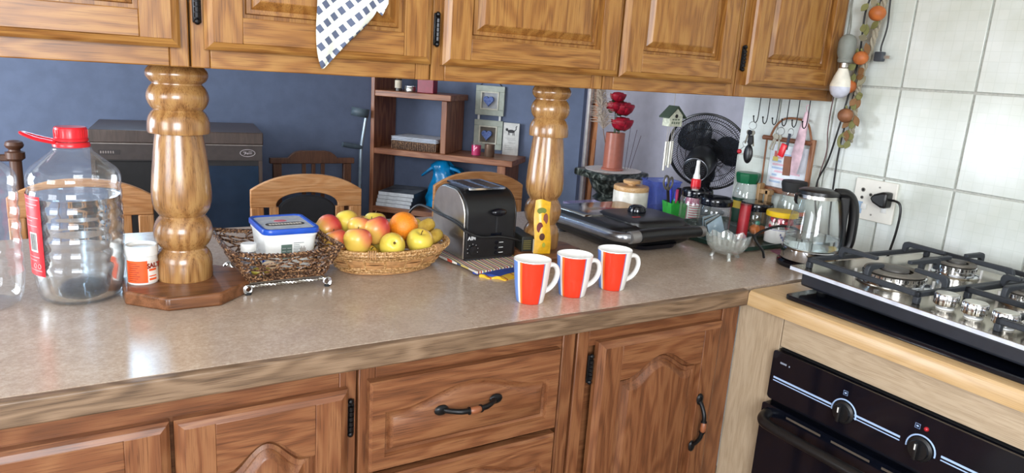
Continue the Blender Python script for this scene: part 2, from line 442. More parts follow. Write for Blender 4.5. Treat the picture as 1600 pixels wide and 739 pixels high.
# ================================================================ KITCHEN UNITS
def bump(u):
    u = abs(u)
    if u > .82: return 0.0
    return (.5+.5*math.cos(PI*u/.82))**.85
def panel_outline(x0, x1, z0, z1, ins, arch, n=18):
    x0 += ins; x1 -= ins; z0 += ins; z1 -= ins
    pts = [(x0, z0), (x1, z0)]
    if arch:
        for k in range(n+1):
            u = 1-2*k/n; pts.append(((x0+x1)/2+u*(x1-x0)/2, z1-arch+arch*bump(u)))
    else: pts += [(x1, z1), (x0, z1)]
    return pts
RINGS = [(0, .0145), (.008, .0145), (.0095, .009), (.0165, .0065), (.0185, .0105), (.029, .0025), (.0315, .0005), (.0335, 0.0)]
def raised(x0, x1, z0, z1, y, arch=0, rings=RINGS):
    mb = MB(); rr = []
    for ins, dep in rings: rr.append([(x, y+dep, z) for x, z in panel_outline(x0, x1, z0, z1, ins, arch)])
    back = [(x, y+.0175, z) for x, z in panel_outline(x0, x1, z0, z1, 0, arch)]
    return loft(mb, [back]+rr)
def pull(parent, p, horiz=True, L=.1):
    a = Vector((1, 0, 0)) if horiz else Vector((.06, 0, 1)).normalized()
    out = Vector((0, -1, 0)); p = Vector(p); mb = MB()
    mid = [p-a*L/2-out*0, p-a*L*.44+out*.011, p-a*L*.26+out*.023, p-a*L*.08+out*.026]
    for s in (1, -1):
        q = [p+(v-p-out*(v-p).dot(out))*s*1+out*(v-p).dot(out) for v in mid]
        q = [p + a*(-s)*abs((v-p).dot(a)) + out*(v-p).dot(out) for v in mid]
        mb.tube(cr(q, 4), [.0055]*4+[.005]*4+[.0052]*4+[.006], 10)
        e = p-a*s*L*.5; mb.ball(e+out*.003-a*s*.004, .0125, 12, 6, (1.15 if horiz else .8, .45, .8 if horiz else 1.15))
        mb.tube([p-a*s*L*.1+out*.026, p-a*s*L*.13+out*.0255], .0074, 10)
    obj('handle', mb, bronze, parent)
    g = MB(); g.tube(cr([p-a*L*.1+out*.026, p+out*.0275, p+a*L*.1+out*.026], 4), [.0055, .0062, .0068, .007, .0072, .007, .0068, .0062, .0055], 10)
    obj('handle_grip', g, mat('copper_brown', '#8a5234', .4), parent)
def hinge(parent, x, y, z, h=.062):
    mb = MB(); mb.box(x-.007, x+.007, y-.004, y, z-h/2, z+h/2, ch=.002)
    for k in range(5): mb.tube([(x, y-.006, z-h*.35+k*h*.14), (x, y-.006, z-h*.35+k*h*.14+h*.115)], .0048, 8)
    for s in (-1, 1): mb.ball((x, y-.005, z+s*h*.46), .0055, 8, 6)
    obj('hinge', mb, bronze, parent)
def door(parent, x0, x1, z0, z1, yb, mz, mx, arch=0, th=.022, st=.06, rl=.056, rt=None):
    """frame-and-panel door: stiles, rails and a raised field; yb = plane it lies on"""
    rt = rt or rl; yf = yb-th
    d = obj('door', raised(x0+st-.001, x1-st+.001, z0+rl-.001, z1-rt+.001, yf+.003, arch), mz, parent)
    c, dp = .013, .009; X0, X1, Z0_, Z1_ = x0, x1, z0, z1
    O = [(X0, Z0_), (X1, Z0_), (X1, Z1_), (X0, Z1_)]; I = [(X0+c, Z0_+c), (X1-c, Z0_+c), (X1-c, Z1_-c), (X0+c, Z1_-c)]
    for k in range(4):      # mitred chamfer round the outer edge
        k2 = (k+1) % 4; o1, o2, i1, i2 = O[k], O[k2], I[k], I[k2]
        h1 = tuple(p*.62+q*.38 for p, q in zip(o1, i1)); h2 = tuple(p*.62+q*.38 for p, q in zip(o2, i2))
        vs = [(o1[0], yb-.0005, o1[1]), (o2[0], yb-.0005, o2[1]), (o1[0], yf+dp, o1[1]), (o2[0], yf+dp, o2[1]), (h1[0], yf+dp*.42, h1[1]), (h2[0], yf+dp*.42, h2[1]), (i1[0], yf, i1[1]), (i2[0], yf, i2[1]), (i1[0], yb-.0005, i1[1]), (i2[0], yb-.0005, i2[1])]
        obj('edge_moulding', MB().add(vs, [(0, 1, 3, 2), (2, 3, 5, 4), (4, 5, 7, 6), (6, 7, 9, 8), (8, 9, 1, 0), (0, 2, 4, 6, 8), (1, 9, 7, 5, 3)]), mx if k % 2 == 0 else mz, d, ang=20)
    for a, b_ in ((x0+c, x0+st), (x1-st, x1-c)): obj('stile', MB().box(a, b_, yf, yb-.0005, z0+c, z1-c), mz, d, bev=.0008)
    obj('rail', MB().box(x0+st, x1-st, yf+.0004, yb-.0005, z0+c, z0+rl), mx, d, bev=.0015)
    if arch:
        n = 18; xa, xb = x0+st, x1-st; zt = z1-rt
        pts = [(xb, z1-c), (xa, z1-c)]
        for k in range(n+1):
            u = -1+2*k/n; pts.append(((xa+xb)/2+u*(xb-xa)/2, zt-arch+arch*bump(u)))
        obj('rail', MB().prism(pts, 'Y', yf+.0004, yb-.0005), mx, d, bev=.0015)
    else: obj('rail', MB().box(x0+st, x1-st, yf+.0004, yb-.0005, z1-rt, z1-c), mx, d, bev=.0015)
    return d
# ---- wall cabinets above the counter, carried by the pillars
ub = [-.264, .176, .617, 1.054, 1.494, 1.917]
ud = [(-.245, .160), (.197, .611), (.636, 1.084), (1.089, 1.466), (1.519, 1.895)]
ul = ['oak upper cabinet at the far left, above the water bottles', 'oak upper cabinet with a checked dish towel hanging on its door',
      'oak upper cabinet above the bookshelf, right of the towel', 'oak upper cabinet above the lilac wall and fan', 'oak upper cabinet next to the tiled wall, above the key hooks']
UZ0, UZ1, UY0, UY1 = 1.326, 2.05, .30, .62
for i in range(5):
    a, b_ = ub[i]+.0015, ub[i+1]-.0015
    r = thing('upper_cabinet', ul[i], 'cabinet', ((a+b_)/2, UY0, UZ0), 0, 'oak upper cabinets')
    ox, oy, oz = (a+b_)/2, UY0, UZ0
    obj('body', MB().box(a-ox, b_-ox, .012, UY1-oy, 0, UZ1-oz), oak_x, r, bev=.002)
    obj('bottom_rail', MB().box(a-ox+.03, b_-ox-.03, -.008, .0115, 0, .04), oak_x, r, bev=.002)
    obj('face_stile', MB().box(a-ox, a-ox+.0298, -.008, .0115, 0, UZ1-oz), oak_z, r, bev=.002)
    obj('face_stile', MB().box(b_-ox-.0298, b_-ox, -.008, .0115, 0, UZ1-oz), oak_z, r, bev=.002)
    d = door(r, ud[i][0]-ox, ud[i][1]-ox, 1.357-oz, 2.03-oz, -.009, oak_z, oak_x)
    if i in (1, 2, 4): hinge(d, ud[i][0]-ox-.009, -.0085, (1.425 if i != 1 else 1.43)-oz)
# ---- base cabinets
FY = .032
def base(name, label, a, b_):
    r = thing(name, label, 'cabinet', ((a+b_)/2, FY, 0), 0)
    ox = (a+b_)/2
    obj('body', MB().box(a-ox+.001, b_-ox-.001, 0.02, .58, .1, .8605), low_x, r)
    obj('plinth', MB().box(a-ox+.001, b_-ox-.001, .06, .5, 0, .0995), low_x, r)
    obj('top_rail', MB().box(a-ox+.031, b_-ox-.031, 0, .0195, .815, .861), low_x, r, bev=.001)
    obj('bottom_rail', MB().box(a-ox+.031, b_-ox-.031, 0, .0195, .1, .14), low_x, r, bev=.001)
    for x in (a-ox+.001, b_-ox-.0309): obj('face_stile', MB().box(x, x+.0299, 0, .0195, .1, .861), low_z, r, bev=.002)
    return r, ox
ARCH = .042
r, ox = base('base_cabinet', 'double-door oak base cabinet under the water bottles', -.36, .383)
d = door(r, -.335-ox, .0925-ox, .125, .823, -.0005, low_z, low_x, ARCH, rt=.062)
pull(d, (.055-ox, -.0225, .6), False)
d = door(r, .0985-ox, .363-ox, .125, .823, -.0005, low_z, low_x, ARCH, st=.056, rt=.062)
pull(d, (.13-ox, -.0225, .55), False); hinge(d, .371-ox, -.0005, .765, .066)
r, ox = base('drawer_cabinet', 'oak base cabinet with a stack of drawers, left of the right-hand door', .385, .842)
obj('fluted_strip', MB().box(.806-ox, .8115-ox, -.006, -.0005, .1, .861), low_z, r, bev=.002)
zt = .825
for h in (.162, .17, .17, .17):
    z0 = zt-h; x0, x1, yf = .404-ox, .79-ox, -.0225
    ring = [(0, 0.0), (.023, 0.0), (.026, .008), (.031, .010), (.0355, .004), (.040, 0.0005)]
    rr = [[(x, yf+dep, z) for x, z in (panel_outline(x0, x1, z0, zt, 0, .0001) if k == 0 else panel_outline(x0+.0, x1, z0, zt, ins, .03))] for k, (ins, dep) in enumerate(ring)]
    ch = [[(x, yf+.005, z) for x, z in panel_outline(x0-.004, x1+.004, z0-.004, zt+.004, 0, .0001)]]
    back = [[(x, -.001, z) for x, z in panel_outline(x0-.004, x1+.004, z0-.004, zt+.004, 0, .0001)]]
    dr = obj('drawer', loft(MB(), back+ch+rr), low_x, r)
    pull(dr, ((.589-ox), yf, z0+h*.57), True, .105)
    zt = z0-.02
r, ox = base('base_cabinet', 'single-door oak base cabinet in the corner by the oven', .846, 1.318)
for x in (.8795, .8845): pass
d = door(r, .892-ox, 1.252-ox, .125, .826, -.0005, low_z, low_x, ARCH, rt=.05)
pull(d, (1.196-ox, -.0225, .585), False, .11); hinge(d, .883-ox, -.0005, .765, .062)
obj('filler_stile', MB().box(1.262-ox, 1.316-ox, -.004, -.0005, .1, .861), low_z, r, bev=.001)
# ---- worktops
lam = NT('speckled_laminate'); b = lam.b
tc = lam.node('ShaderNodeTexCoord')
n1 = lam.node('ShaderNodeTexNoise', i_Scale=170.0, i_Detail=6.0, i_Roughness=.75); n2 = lam.node('ShaderNodeTexNoise', i_Scale=26.0, i_Detail=5.0)
n3 = lam.node('ShaderNodeTexNoise', i_Scale=3.0, i_Detail=3.0)
for n in (n1, n2, n3): lam.link(tc.outputs['Object'], n.inputs['Vector'])
mxx = lam.node('ShaderNodeMix', data_type='FLOAT'); mxx.inputs[0].default_value = .22; lam.link(n1.outputs[0], mxx.inputs[2]); lam.link(n2.outputs[0], mxx.inputs[3])
rp = lam.ramp([(.34, '#9f8a78'), (.5, '#b39f8d'), (.66, '#c5b4a2')]); lam.link(mxx.outputs[0], rp.inputs[0]); lam.link(rp.outputs[0], b.inputs['Base Color'])
rr_ = lam.ramp([(.35, (.2, .2, .2)), (.65, (.3, .3, .3))]); lam.link(n3.outputs[0], rr_.inputs[0]); lam.link(rr_.outputs[0], b.inputs['Roughness'])
b.inputs['Specular IOR Level'].default_value = .6
ct = thing('countertop', 'long beige speckled laminate worktop with a worn oak front edge', 'countertop', (0, 0, .862))
obj('slab', MB().prism([(-1.3, .0185), (1.915, .0185), (1.915, .66), (2.1, .66), (2.1, .91), (-1.3, .91)], 'Z', 0, .038), lam.m, ct)
obj('front_edge', MB().box(-1.3, 1.308, 0, .018, 0, .0378), edge_w, ct, bev=.003)
wt = thing('worktop', 'light wood worktop under the gas hob', 'countertop', (1.306, 0, .862))
obj('slab', MB().prism([(0, .002), (.008, 0), (.609, 0), (.609, .038), (.014, .038), (.005, .0355), (.0005, .029)], 'Y', -1.2, -.0005), ash_top, wt)
# ---- oven housing and oven
oh = thing('oven_housing', 'pale wood cabinet built around the black oven', 'cabinet', (1.32, 0, 0))
obj('side_panel', MB().box(0, .5, -.092, .030, 0, .8615), ash_z, oh, bev=.001)
obj('side_panel', MB().box(0, .5, -.80, -.70, 0, .8615), ash_z, oh, bev=.001)
obj('top_panel', MB().box(.001, .5, -.698, -.094, .795, .8615), ash_y, oh, bev=.001)
obj('plinth', MB().box(.03, .5, -.698, -.094, 0, .08), ash_y, oh)
ov = thing('oven', 'black built-in oven with two round knobs and pale blue stripes', 'oven', (1.32, -.395, .085))
Z = lambda z: z-.085
obj('body', MB().box(.0, .48, -.30, .30, 0, .705), black_mt, ov)
obj('control_panel', MB().prism(rrect(-.303, .303, Z(.675), Z(.79), .008), 'X', -.016, -.0005), black_gl, ov)
stripe_m = mat('pale_blue_print', '#a9c3ea', .4, var=.02)
for a, b_ in ((.293, .147), (.095, .0), (-.077, -.29)):
    for dz, hh in ((.0035, .0042), (-.0035, .0022)): obj('stripe', MB().box(-.0166, -.0155, b_, a, Z(.7245)+dz-hh/2, Z(.7245)+dz+hh/2), stripe_m, ov)
for y, lit in ((.118, 0), (-.04, 1)):
    k = obj('knob', MB().lathe([(.0, 0), (.0235, 0), (.0235, .004), (.019, .007), (.0175, .012), (0, .012)], (-.016, y, Z(.7235)), 28, axis_mat((-1, 0, 0))), black, ov)
    obj('knob_grip', MB().box(-.038, -.027, y-.004, y+.004, Z(.7235)-.017, Z(.7235)+.017, ch=.002), black, k)
    obj('pointer', MB().box(-.0388, -.038, y-.0012, y+.0012, Z(.7235)+.004, Z(.7235)+.015), white, k)
    arc = [(-.0168, y+.0268*math.cos(a), Z(.7235)+.0268*math.sin(a)) for a in [PI*(-.05+1.1*j/20) for j in range(21)]]
    obj('dial_arc', MB().tube(arc, .0016, 6), stripe_m, ov)
    dots = MB()
    for j in range(9):
        a = -.6+j*.55; dots.box(-.0204, -.0196, y+.0212*math.cos(a)-.0006, y+.0212*math.cos(a)+.0006, Z(.7235)+.0212*math.sin(a)-.0006, Z(.7235)+.0212*math.sin(a)+.0006)
    obj('dial_marks', dots, white, k)
    ic = MB(); yy = y+(.003 if not lit else .013)
    for q in range(2): ic.tube([(-.0166, yy+s*.0045, Z(.7645)+u*.0045) for s, u in ((1, 1), (-1, 1), (-1, -1), (1, -1), (1, 1))], .0007, 4)
    ic.box(-.0169, -.0165, yy-.002, yy+.002, Z(.763), Z(.766)); obj('symbol', ic, stripe_m, ov)
    if lit: obj('indicator_lamp', MB().ball((-.0165, y-.003, Z(.7655)), .0045, 12, 8), mat('red_lens', '#a8202a', .15), ov)
mk = MB()
for k_ in range(4): mk.box(-.0167, -.0158, .278-k_*.0042, .2812-k_*.0042, Z(.764), Z(.768))
mk.box(-.0167, -.0158, .2565, .259, Z(.7635), Z(.767)); obj('maker_mark', mk, mat('grey_print', '#9aa3b4', .5), ov)
od = obj('oven_door', MB().prism(rrect(-.301, .301, .012, Z(.668), .006), 'X', -.03, -.0005), black_gl, ov)
obj('door_window', MB().prism(rrect(-.2, .2, .12, .43, .02), 'X', -.0312, -.0301), mat('smoked_glass', '#20252e', .05), od)
hp = cr([(-.03, .283, Z(.648)), (-.058, .272, Z(.643)), (-.068, .24, Z(.64)), (-.07, .1, Z(.64)), (-.07, -.1, Z(.64)), (-.068, -.24, Z(.64)), (-.058, -.272, Z(.643)), (-.03, -.283, Z(.648))], 5)
obj('handle', MB().tube(hp, .0105, 12, flat=1.2), black, od)
vent = MB()
for k_ in range(5): vent.box(-.0308, -.0298, .235-k_*.11-.085, .235-k_*.11, Z(.655), Z(.6595))
obj('vent_slots', vent, mat('vent_grey', '#5a5147', .4), od)

# ================================================================ ON THE COUNTER
ZC = .9
# ---- turned pillars between counter and wall cabinets
def pillar(label, loc, k, kb):
    r = thing('pillar', label, 'pillar', loc, 0, 'turned oak pillars')
    R_ = .117*kb
    ob = [(R_*math.cos(PI/8+PI/4*k), R_*math.sin(PI/8+PI/4*k)-.018) for k in range(8)]
    obj('base_plate', MB().prism(ob, 'Z', 0, .025), dark_x, r, bev=.004)
    def arc(r0, r1, z0, z1, n=8): return [(r0+(r1-r0)*math.sin(PI*i/n)**.75, z0+(z1-z0)*i/n) for i in range(n+1)]
    z = lambda v: v-ZC
    P = [(0, z(.9252)), (.0565, z(.9252)), (.0575, z(.93)), (.0575, z(.958)), (.056, z(.968)), (.052, z(.976)), (.047, z(.982)), (.0455, z(.9845))]
    P += arc(.0455, .0595, z(.9865), z(1.047))
    P += [(.0455, z(1.049)), (.05, z(1.054)), (.0555, z(1.062)), (.0588, z(1.073)), (.0597, z(1.086)), (.0592, z(1.10)), (.0565, z(1.13)), (.0525, z(1.165)), (.0493, z(1.19)), (.0475, z(1.2)), (.047, z(1.2035))]
    P += [(.0605, z(1.204)), (.0612, z(1.207)), (.0612, z(1.214)), (.0605, z(1.224)), (.058, z(1.233)), (.053, z(1.241)), (.0485, z(1.245))]
    P += arc(.048, .0605, z(1.246), z(1.292)) + arc(.048, .0605, z(1.294), z(1.3255))[:8]
    P += [(.05, z(1.3255)), (0, z(1.3255))]
    obj('shaft', MB().lathe([(a*k, b_) for a, b_ in P], (0, 0, 0), 48), turned, r)
pillar('turned oak pillar beside the full water bottle', (.168, .412, ZC), .88, 1.0)
pillar('turned oak pillar behind the red mugs and yellow packet', (.999, .415, ZC), .79, .82)

# ---- big water bottles
pet = clear('clear_bottle_plastic', (.97, .98, .985), .75, .05, .04, .03, (.9, .93, .95))
water = liquid('water')
def bottle_prof(k=0):
    p = [(0, .006), (.05, .004), (.068, .001), (.076, .006), (.0815, .018), (.084, .034)]
    z = .05
    while z < .205:
        p += [(.0868, z), (.0874, z+.007), (.0874, z+.013), (.0855, z+.018), (.0852, z+.022)]; z += .0265
    p += [(.0872, .212), (.087, .224), (.084, .232), (.078, .239), (.058, .2535), (.038, .268), (.030, .2735), (.0255, .276), (.0225, .279), (.0225, .29)]
    return [(a*.85, z) if z < .27 else (a, z) for a, z in p]
def water_bottle(label, loc, rz, full, cap):
    r = thing('water_bottle', label, 'bottle', loc, rz, 'five-litre water bottles')
    obj('bottle_wall', MB().lathe(bottle_prof(), (0, 0, 0), 40), pet, r)
    if full:
        wp = [(max(0, a-.0025), z+.003) for a, z in bottle_prof() if z < full]
        wp = [(0, .009)]+wp[1:]+[(wp[-1][0], full), (0, full)]
        obj('water', MB().lathe(wp, (0, 0, 0), 40), water, r)
    # label wrapped round part of the body
    lm = red if full else clear('pink_label', (1, .86, .9), .4, .04, .2, .25, (.95, .7, .76))
    lab = obj('paper_label', MB().lathe([(.0751, .055), (.0751, .196)], (0, 0, 0), 16, a0=PI*1.0, a1=PI*1.30), lm, r)
    if full:
        bar = MB()
        a = PI*1.24
        def on(a, z, rr=.0757): return (rr*math.cos(a), rr*math.sin(a), z)
        def patch(mb_, a0, a1, z0, z1, rr=.0755): mb_.lathe([(rr, z0), (rr, z1)], (0, 0, 0), 3, a0=a0, a1=a1)
        pm = MB(); patch(pm, 3.64, 3.92, .098, .132); obj('barcode_field', pm, white, lab)
        k = 3.67
        for wd in (.012, .006, .018, .006, .012, .008, .02, .006, .014, .008): patch(bar, k, k+wd, .101, .130, .0757); k += wd+.012
        obj('barcode', bar, black_mt, lab)
        lines = MB()
        for z_, e in ((.19, 4.05), (.181, 4.0), (.176, 3.9), (.158, 4.0), (.152, 3.8), (.143, 3.95), (.088, 3.95), (.082, 3.85), (.064, 4.0)): patch(lines, 3.5, e, z_, z_+.0012)
        for q in (3.78, 3.93):
            obj('label_symbol', MB().tube([(.0757*math.cos(q+.045*math.cos(w_)), .0757*math.sin(q+.045*math.cos(w_)), .073+.004*math.sin(w_)) for w_ in [2*PI*j/12 for j in range(13)]], .0006, 4), mat('label_pale_print', '#f2b9ba', .5), lab)
        obj('label_print', lines, mat('label_pale_print', '#f2b9ba', .5), lab)
    if cap:
        c = obj('cap', MB().lathe([(.0235, .286), (.0265, .286), (.0268, .2905), (.0255, .2915), (.0255, .308), (.0238, .3105), (0, .3105)], (0, 0, 0), 32), red, r)
        rib = MB()
        for j in range(30):
            a = 2*PI*j/30; rib.box(-.0006, .0006, .0252, .0262, .293, .306, M=Matrix.Rotation(a, 4, 'Z'))
        obj('cap_ribs', rib, red, c)
        obj('neck_ring', MB().lathe([(.023, .276), (.029, .276), (.0295, .28), (.027, .2845), (.0232, .2845)], (0, 0, 0), 32), red, r)
        hl = [(-.022, .012, .283), (-.05, .012, .2895), (-.068, .006, .296), (-.0715, 0, .2975), (-.068, -.006, .296), (-.05, -.012, .2895), (-.022, -.012, .283)]
        obj('carry_handle', MB().tube(cr(hl, 5), .0035, 8, flat=1.7), red, r)
    return r
water_bottle('full clear water bottle with a red cap and red label', (-.004, .43, ZC), -.15, .19, True)
water_bottle('empty clear bottle with a pinkish label, cut off by the left edge', (-.162, .43, ZC), .9, 0, True)

# ---- salt tub on the pillar's plate
r = thing('salt_tub', 'white salt tub with an orange label beside the turned pillar', 'tub', (.094, .404, .9252))
obj('tub_body', MB().lathe([(0, 0), (.0255, 0), (.0265, .002), (.027, .05), (.027, .053), (.0285, .054), (.0288, .068), (.0275, .072), (.0255, .072), (.0245, .0665), (0, .0665)], (0, 0, 0), 36), white, r)
lab = obj('orange_label', MB().lathe([(.0273, .004), (.0276, .046)], (0, 0, 0), 14, a0=3.55, a1=4.97), mat('label_orange', '#e2571f', .5), r)
ln = MB()
for j in range(9): ln.lathe([(.0278, .008+.004*j), (.0278, .0092+.004*j)], (0, 0, 0), 8, a0=3.75, a1=3.75+.5+.3*((j*7) % 5)/5)
obj('label_print', ln, mat('dark_red_print', '#8c2a12', .6), lab)
wl = obj('white_label', MB().lathe([(.0274, .004), (.0277, .046)], (0, 0, 0), 10, a0=4.99, a1=6.0), mat('label_cream', '#e6ddd2', .5), r)
a = 5.36
text('label_word', 'SALT', .0125, face_mat((.0284*math.cos(a), .0284*math.sin(a), .036), (-math.sin(a), math.cos(a), 0), (0, 0, 1)), mat('dark_red_print', '#8c2a12'), wl, bold=.0004)
bl = MB()
for z_, h_ in ((.026, .004), (.015, .002), (.008, .004)): bl.lathe([(.0279, z_), (.0279, z_+h_)], (0, 0, 0), 6, a0=5.05, a1=5.6)
obj('label_bands', bl, mat('label_orange', '#e2571f'), wl)

# ---- dark open-weave basket on a wire trivet
def rope_mat(name, c1, c2, c3):
    t = NT(name); tc = t.node('ShaderNodeTexCoord'); n = t.node('ShaderNodeTexNoise', i_Scale=260.0, i_Detail=2.0)
    t.link(tc.outputs['Object'], n.inputs['Vector']); r = t.ramp([(.38, c1), (.52, c2), (.64, c3)]); t.link(n.outputs[0], r.inputs[0])
    t.link(r.outputs[0], t.b.inputs['Base Color']); t.b.inputs['Roughness'].default_value = .45
    return t.m
rattan = rope_mat('dark_rattan', '#2a1a12', '#5e3d28', '#a5805c')
r = thing('trivet', 'silver wire trivet with scroll feet under the dark basket', 'trivet', (.345, .425, ZC), .03)
X0, X1, Y0, Y1 = -.075, .075, -.085, .085
rim = MB()
for a, b_ in (((X0, Y0), (X1, Y0)), ((X1, Y0), (X1, Y1)), ((X1, Y1), (X0, Y1)), ((X0, Y1), (X0, Y0))):
    for ph in (0, PI):
        pts = []
        for j in range(41):
            u = j/40; q = u*2*PI*11+ph; dx, dy = b_[0]-a[0], b_[1]-a[1]; L = math.hypot(dx, dy)
            pts.append((a[0]+dx*u-dy/L*.0018*math.cos(q), a[1]+dy*u+dx/L*.0018*math.cos(q), .0155+.0018*math.sin(q)))
        rim.tube(pts, .0019, 6)
obj('twisted_frame', rim, steel, r)
mesh_ = MB()
for j in range(1, 8): mesh_.tube([(X0, Y0+(Y1-Y0)*j/8, .015), (X1, Y0+(Y1-Y0)*j/8, .015)], .0012, 6)
obj('cross_wires', mesh_, steel, r)
for x in (X0, X1):
    for y in (Y0, Y1):
        sx, sy = (1 if x > 0 else -1), (1 if y > 0 else -1); q = []
        for j in range(25):
            a = j/24*2*PI*1.45; rr = .0095*(1-.5*j/24); q.append((x+sx*.003+rr*math.cos(a-PI/2)*sx, y+sy*.002, .0105+rr*math.sin(a-PI/2)+.0005*0))
        obj('scroll_foot', MB().tube(q, .0021, 8), chrome, r)
        obj('rubber_pad', MB().lathe([(0, 0), (.006, 0), (.006, .003), (0, .003)], (x+sx*.003, y+sy*.002, -.0006+.0006), 10), black_mt, r)
r = thing('rattan_basket', 'dark brown open-weave rattan basket holding a margarine tub', 'basket', (.345, .428, ZC+.0205), .03)
def bw(u, side, h):
    """point on wall of the tapered basket: side 0-3, u 0-1 along, h 0-1 height"""
    hx, hy = .074+.031*h, .080+.027*h
    c = [((-hx, -hy), (hx, -hy)), ((hx, -hy), (hx, hy)), ((hx, hy), (-hx, hy)), ((-hx, hy), (-hx, -hy))][side]
    sag = .010*math.sin(PI*u)*h*(1 if side in (0, 2) else .6)
    return Vector((c[0][0]+(c[1][0]-c[0][0])*u, c[0][1]+(c[1][1]-c[0][1])*u, .003+.064*h-sag))
rim = MB()
for ph in (0, 2.09, 4.19):
    pts = []
    for sd in range(4):
        for j in range(40):
            p = bw(j/40, sd, 1); q = (sd*40+j)/160*2*PI*34+ph
            pts.append((p.x+.0028*math.cos(q), p.y+.0028*math.cos(q), p.z+.0028*math.sin(q)))
    rim.tube(pts, .0026, 6, closed=True)
obj('rim', rim, rattan, r)
wv = MB(); rnd = random.Random(3)
for sd in range(4):
    for j in range(13):
        u = rnd.random(); h = rnd.random()*.15; pts = []; du = rnd.choice((-1, 1))*rnd.uniform(.02, .09)
        for k in range(9):
            hh = min(1, h+k/8*(1-h)); uu = min(1, max(0, u+du*math.sin(k*1.15+rnd.random())+ (k/8)*du*1.5))
            p = bw(uu, sd, hh); pts.append(p+Vector((rnd.uniform(-.003, .003), rnd.uniform(-.003, .003), 0)))
        wv.tube(cr(pts, 3), .0019, 5)
    for j in range(5):
        h = .05+.93*j/5+rnd.uniform(-.03, .03); pts = [bw(k/12, sd, min(1, max(0, h+rnd.uniform(-.07, .07))))+Vector((rnd.uniform(-.003, .003), rnd.uniform(-.003, .003), 0)) for k in range(13)]
        wv.tube(cr(pts, 2), .002, 5)
for j in range(16):
    y = -.08+.16*j/15; wv.tube([(-.074, y, .002), (0, y+rnd.uniform(-.004, .004), .003), (.074, y, .002)], .002, 5)
    x = -.074+.148*j/15; wv.tube([(x, -.08, .003), (x+rnd.uniform(-.004, .004), 0, .002), (x, .08, .003)], .002, 5)
w_o = obj('weave', wv, rattan, r); w_o['kind'] = 'stuff'
# margarine tub
r = thing('margarine_tub', 'white margarine tub with a blue lid in the dark basket', 'tub', (.366, .452, ZC+.0275), .02)
def rr3(x, y, rad, z, n=5): return [(p, q, z) for p, q in rrect(-x, x, -y, y, rad, n)]
obj('tub_body', loft(MB(), [rr3(.045, .058, .016, 0), rr3(.0465, .06, .016, .003), rr3(.053, .067, .017, .07), rr3(.055, .069, .017, .0705), rr3(.055, .069, .017, .078)]), white, r)
ld = obj('lid', loft(MB(), [rr3(.0575, .0715, .018, .076), rr3(.058, .072, .018, .0775), rr3(.058, .072, .018, .0855), rr3(.0565, .0705, .017, .0875), rr3(.051, .065, .014, .0872), rr3(.0495, .0635, .013, .0845)]), mat('lid_blue', '#1f4fb4', .3), r)
obj('lid_print', loft(MB(), [rr3(.049, .063, .012, .0846), rr3(.049, .063, .012, .0851)]), mat('lid_grey', '#c9c8c6', .4, col2='#a9b0bb', scale=60), ld)
obj('lid_banner', MB().prism(rrect(-.040, .040, -.026, .0, .012), 'Z', .0852, .0856), mat('banner_dark', '#2c2620', .5), ld)
lw_ = MB(); rnd = random.Random(31)
for k in range(11): lw_.box(-.033+.0062*k, -.0285+.0062*k, -.0185, -.0085+.003*rnd.random(), .0856, .0859)
o = obj('lid_lettering', lw_, mat('banner_print', '#cfc6b8'), ld); o['kind'] = 'stuff'
obj('lid_emblem', MB().lathe([(0, .0852), (.009, .0852), (.009, .0856), (0, .0856)], (-.002, .018, 0), 16, sx=1.5), mat('emblem_pink', '#c9606c', .5), ld)
fx = MB()
def fp(x0, x1, z0, z1, mb_):   # print on the front wall, following its slope
    for q in ((x0, x1, z0, z1),):
        y0, y1 = -.06-.0001*z0*1e3-.0006, -.06-.0001*z1*1e3-.0006
        mb_.add([(x0, y0, z0), (x1, y0, z0), (x1, y1, z1), (x0, y1, z1)], [(0, 1, 2, 3)])
fp(-.022, .0, .024, .054, fx); obj('print_table', fx, mat('print_green', '#55695f', .6), r)
fx = MB()
for j in range(4):
    for k in range(2):
        y = .027+.006*j; fx.add([(-.0205+k*.0105, -.0634-.0001*y*1e3*.0-(y*.1-.0015), y), (-.0125+k*.0105, -.0634-(y*.1-.0015), y), (-.0125+k*.0105, -.0634-(y*.1-.0015), y+.002), (-.0205+k*.0105, -.0634-(y*.1-.0015), y+.002)], [(0, 1, 2, 3)])
for j in range(8): fp(.003, .013+.004*((j*3) % 4)*.5, .026+.0036*j, .0274+.0036*j, fx)
fp(.003, .024, .0555, .057, fx); obj('print_lines', fx, mat('print_grey', '#8a918d', .6), r)
fx = MB()
for j in range(5): fp(.016+.0025*j, .0175+.0025*j, .022, .045+.004*(j % 2), fx)
obj('print_pattern', fx, mat('print_taupe', '#8f857c', .6), r)
fx = MB()
for j in range(3):
    rr = .024-.006*j
    pts = [(-.0475-.0001*z*1e3-.0008, -.05+rr*math.cos(a), z) for a, z in [(q, .006+rr*math.sin(q)) for q in [PI*.5*k/8 for k in range(9)]]]
    fx.tube(pts, .0012, 5)
obj('print_swirl', fx, mat('lid_blue', '#1f4fb4'), r)
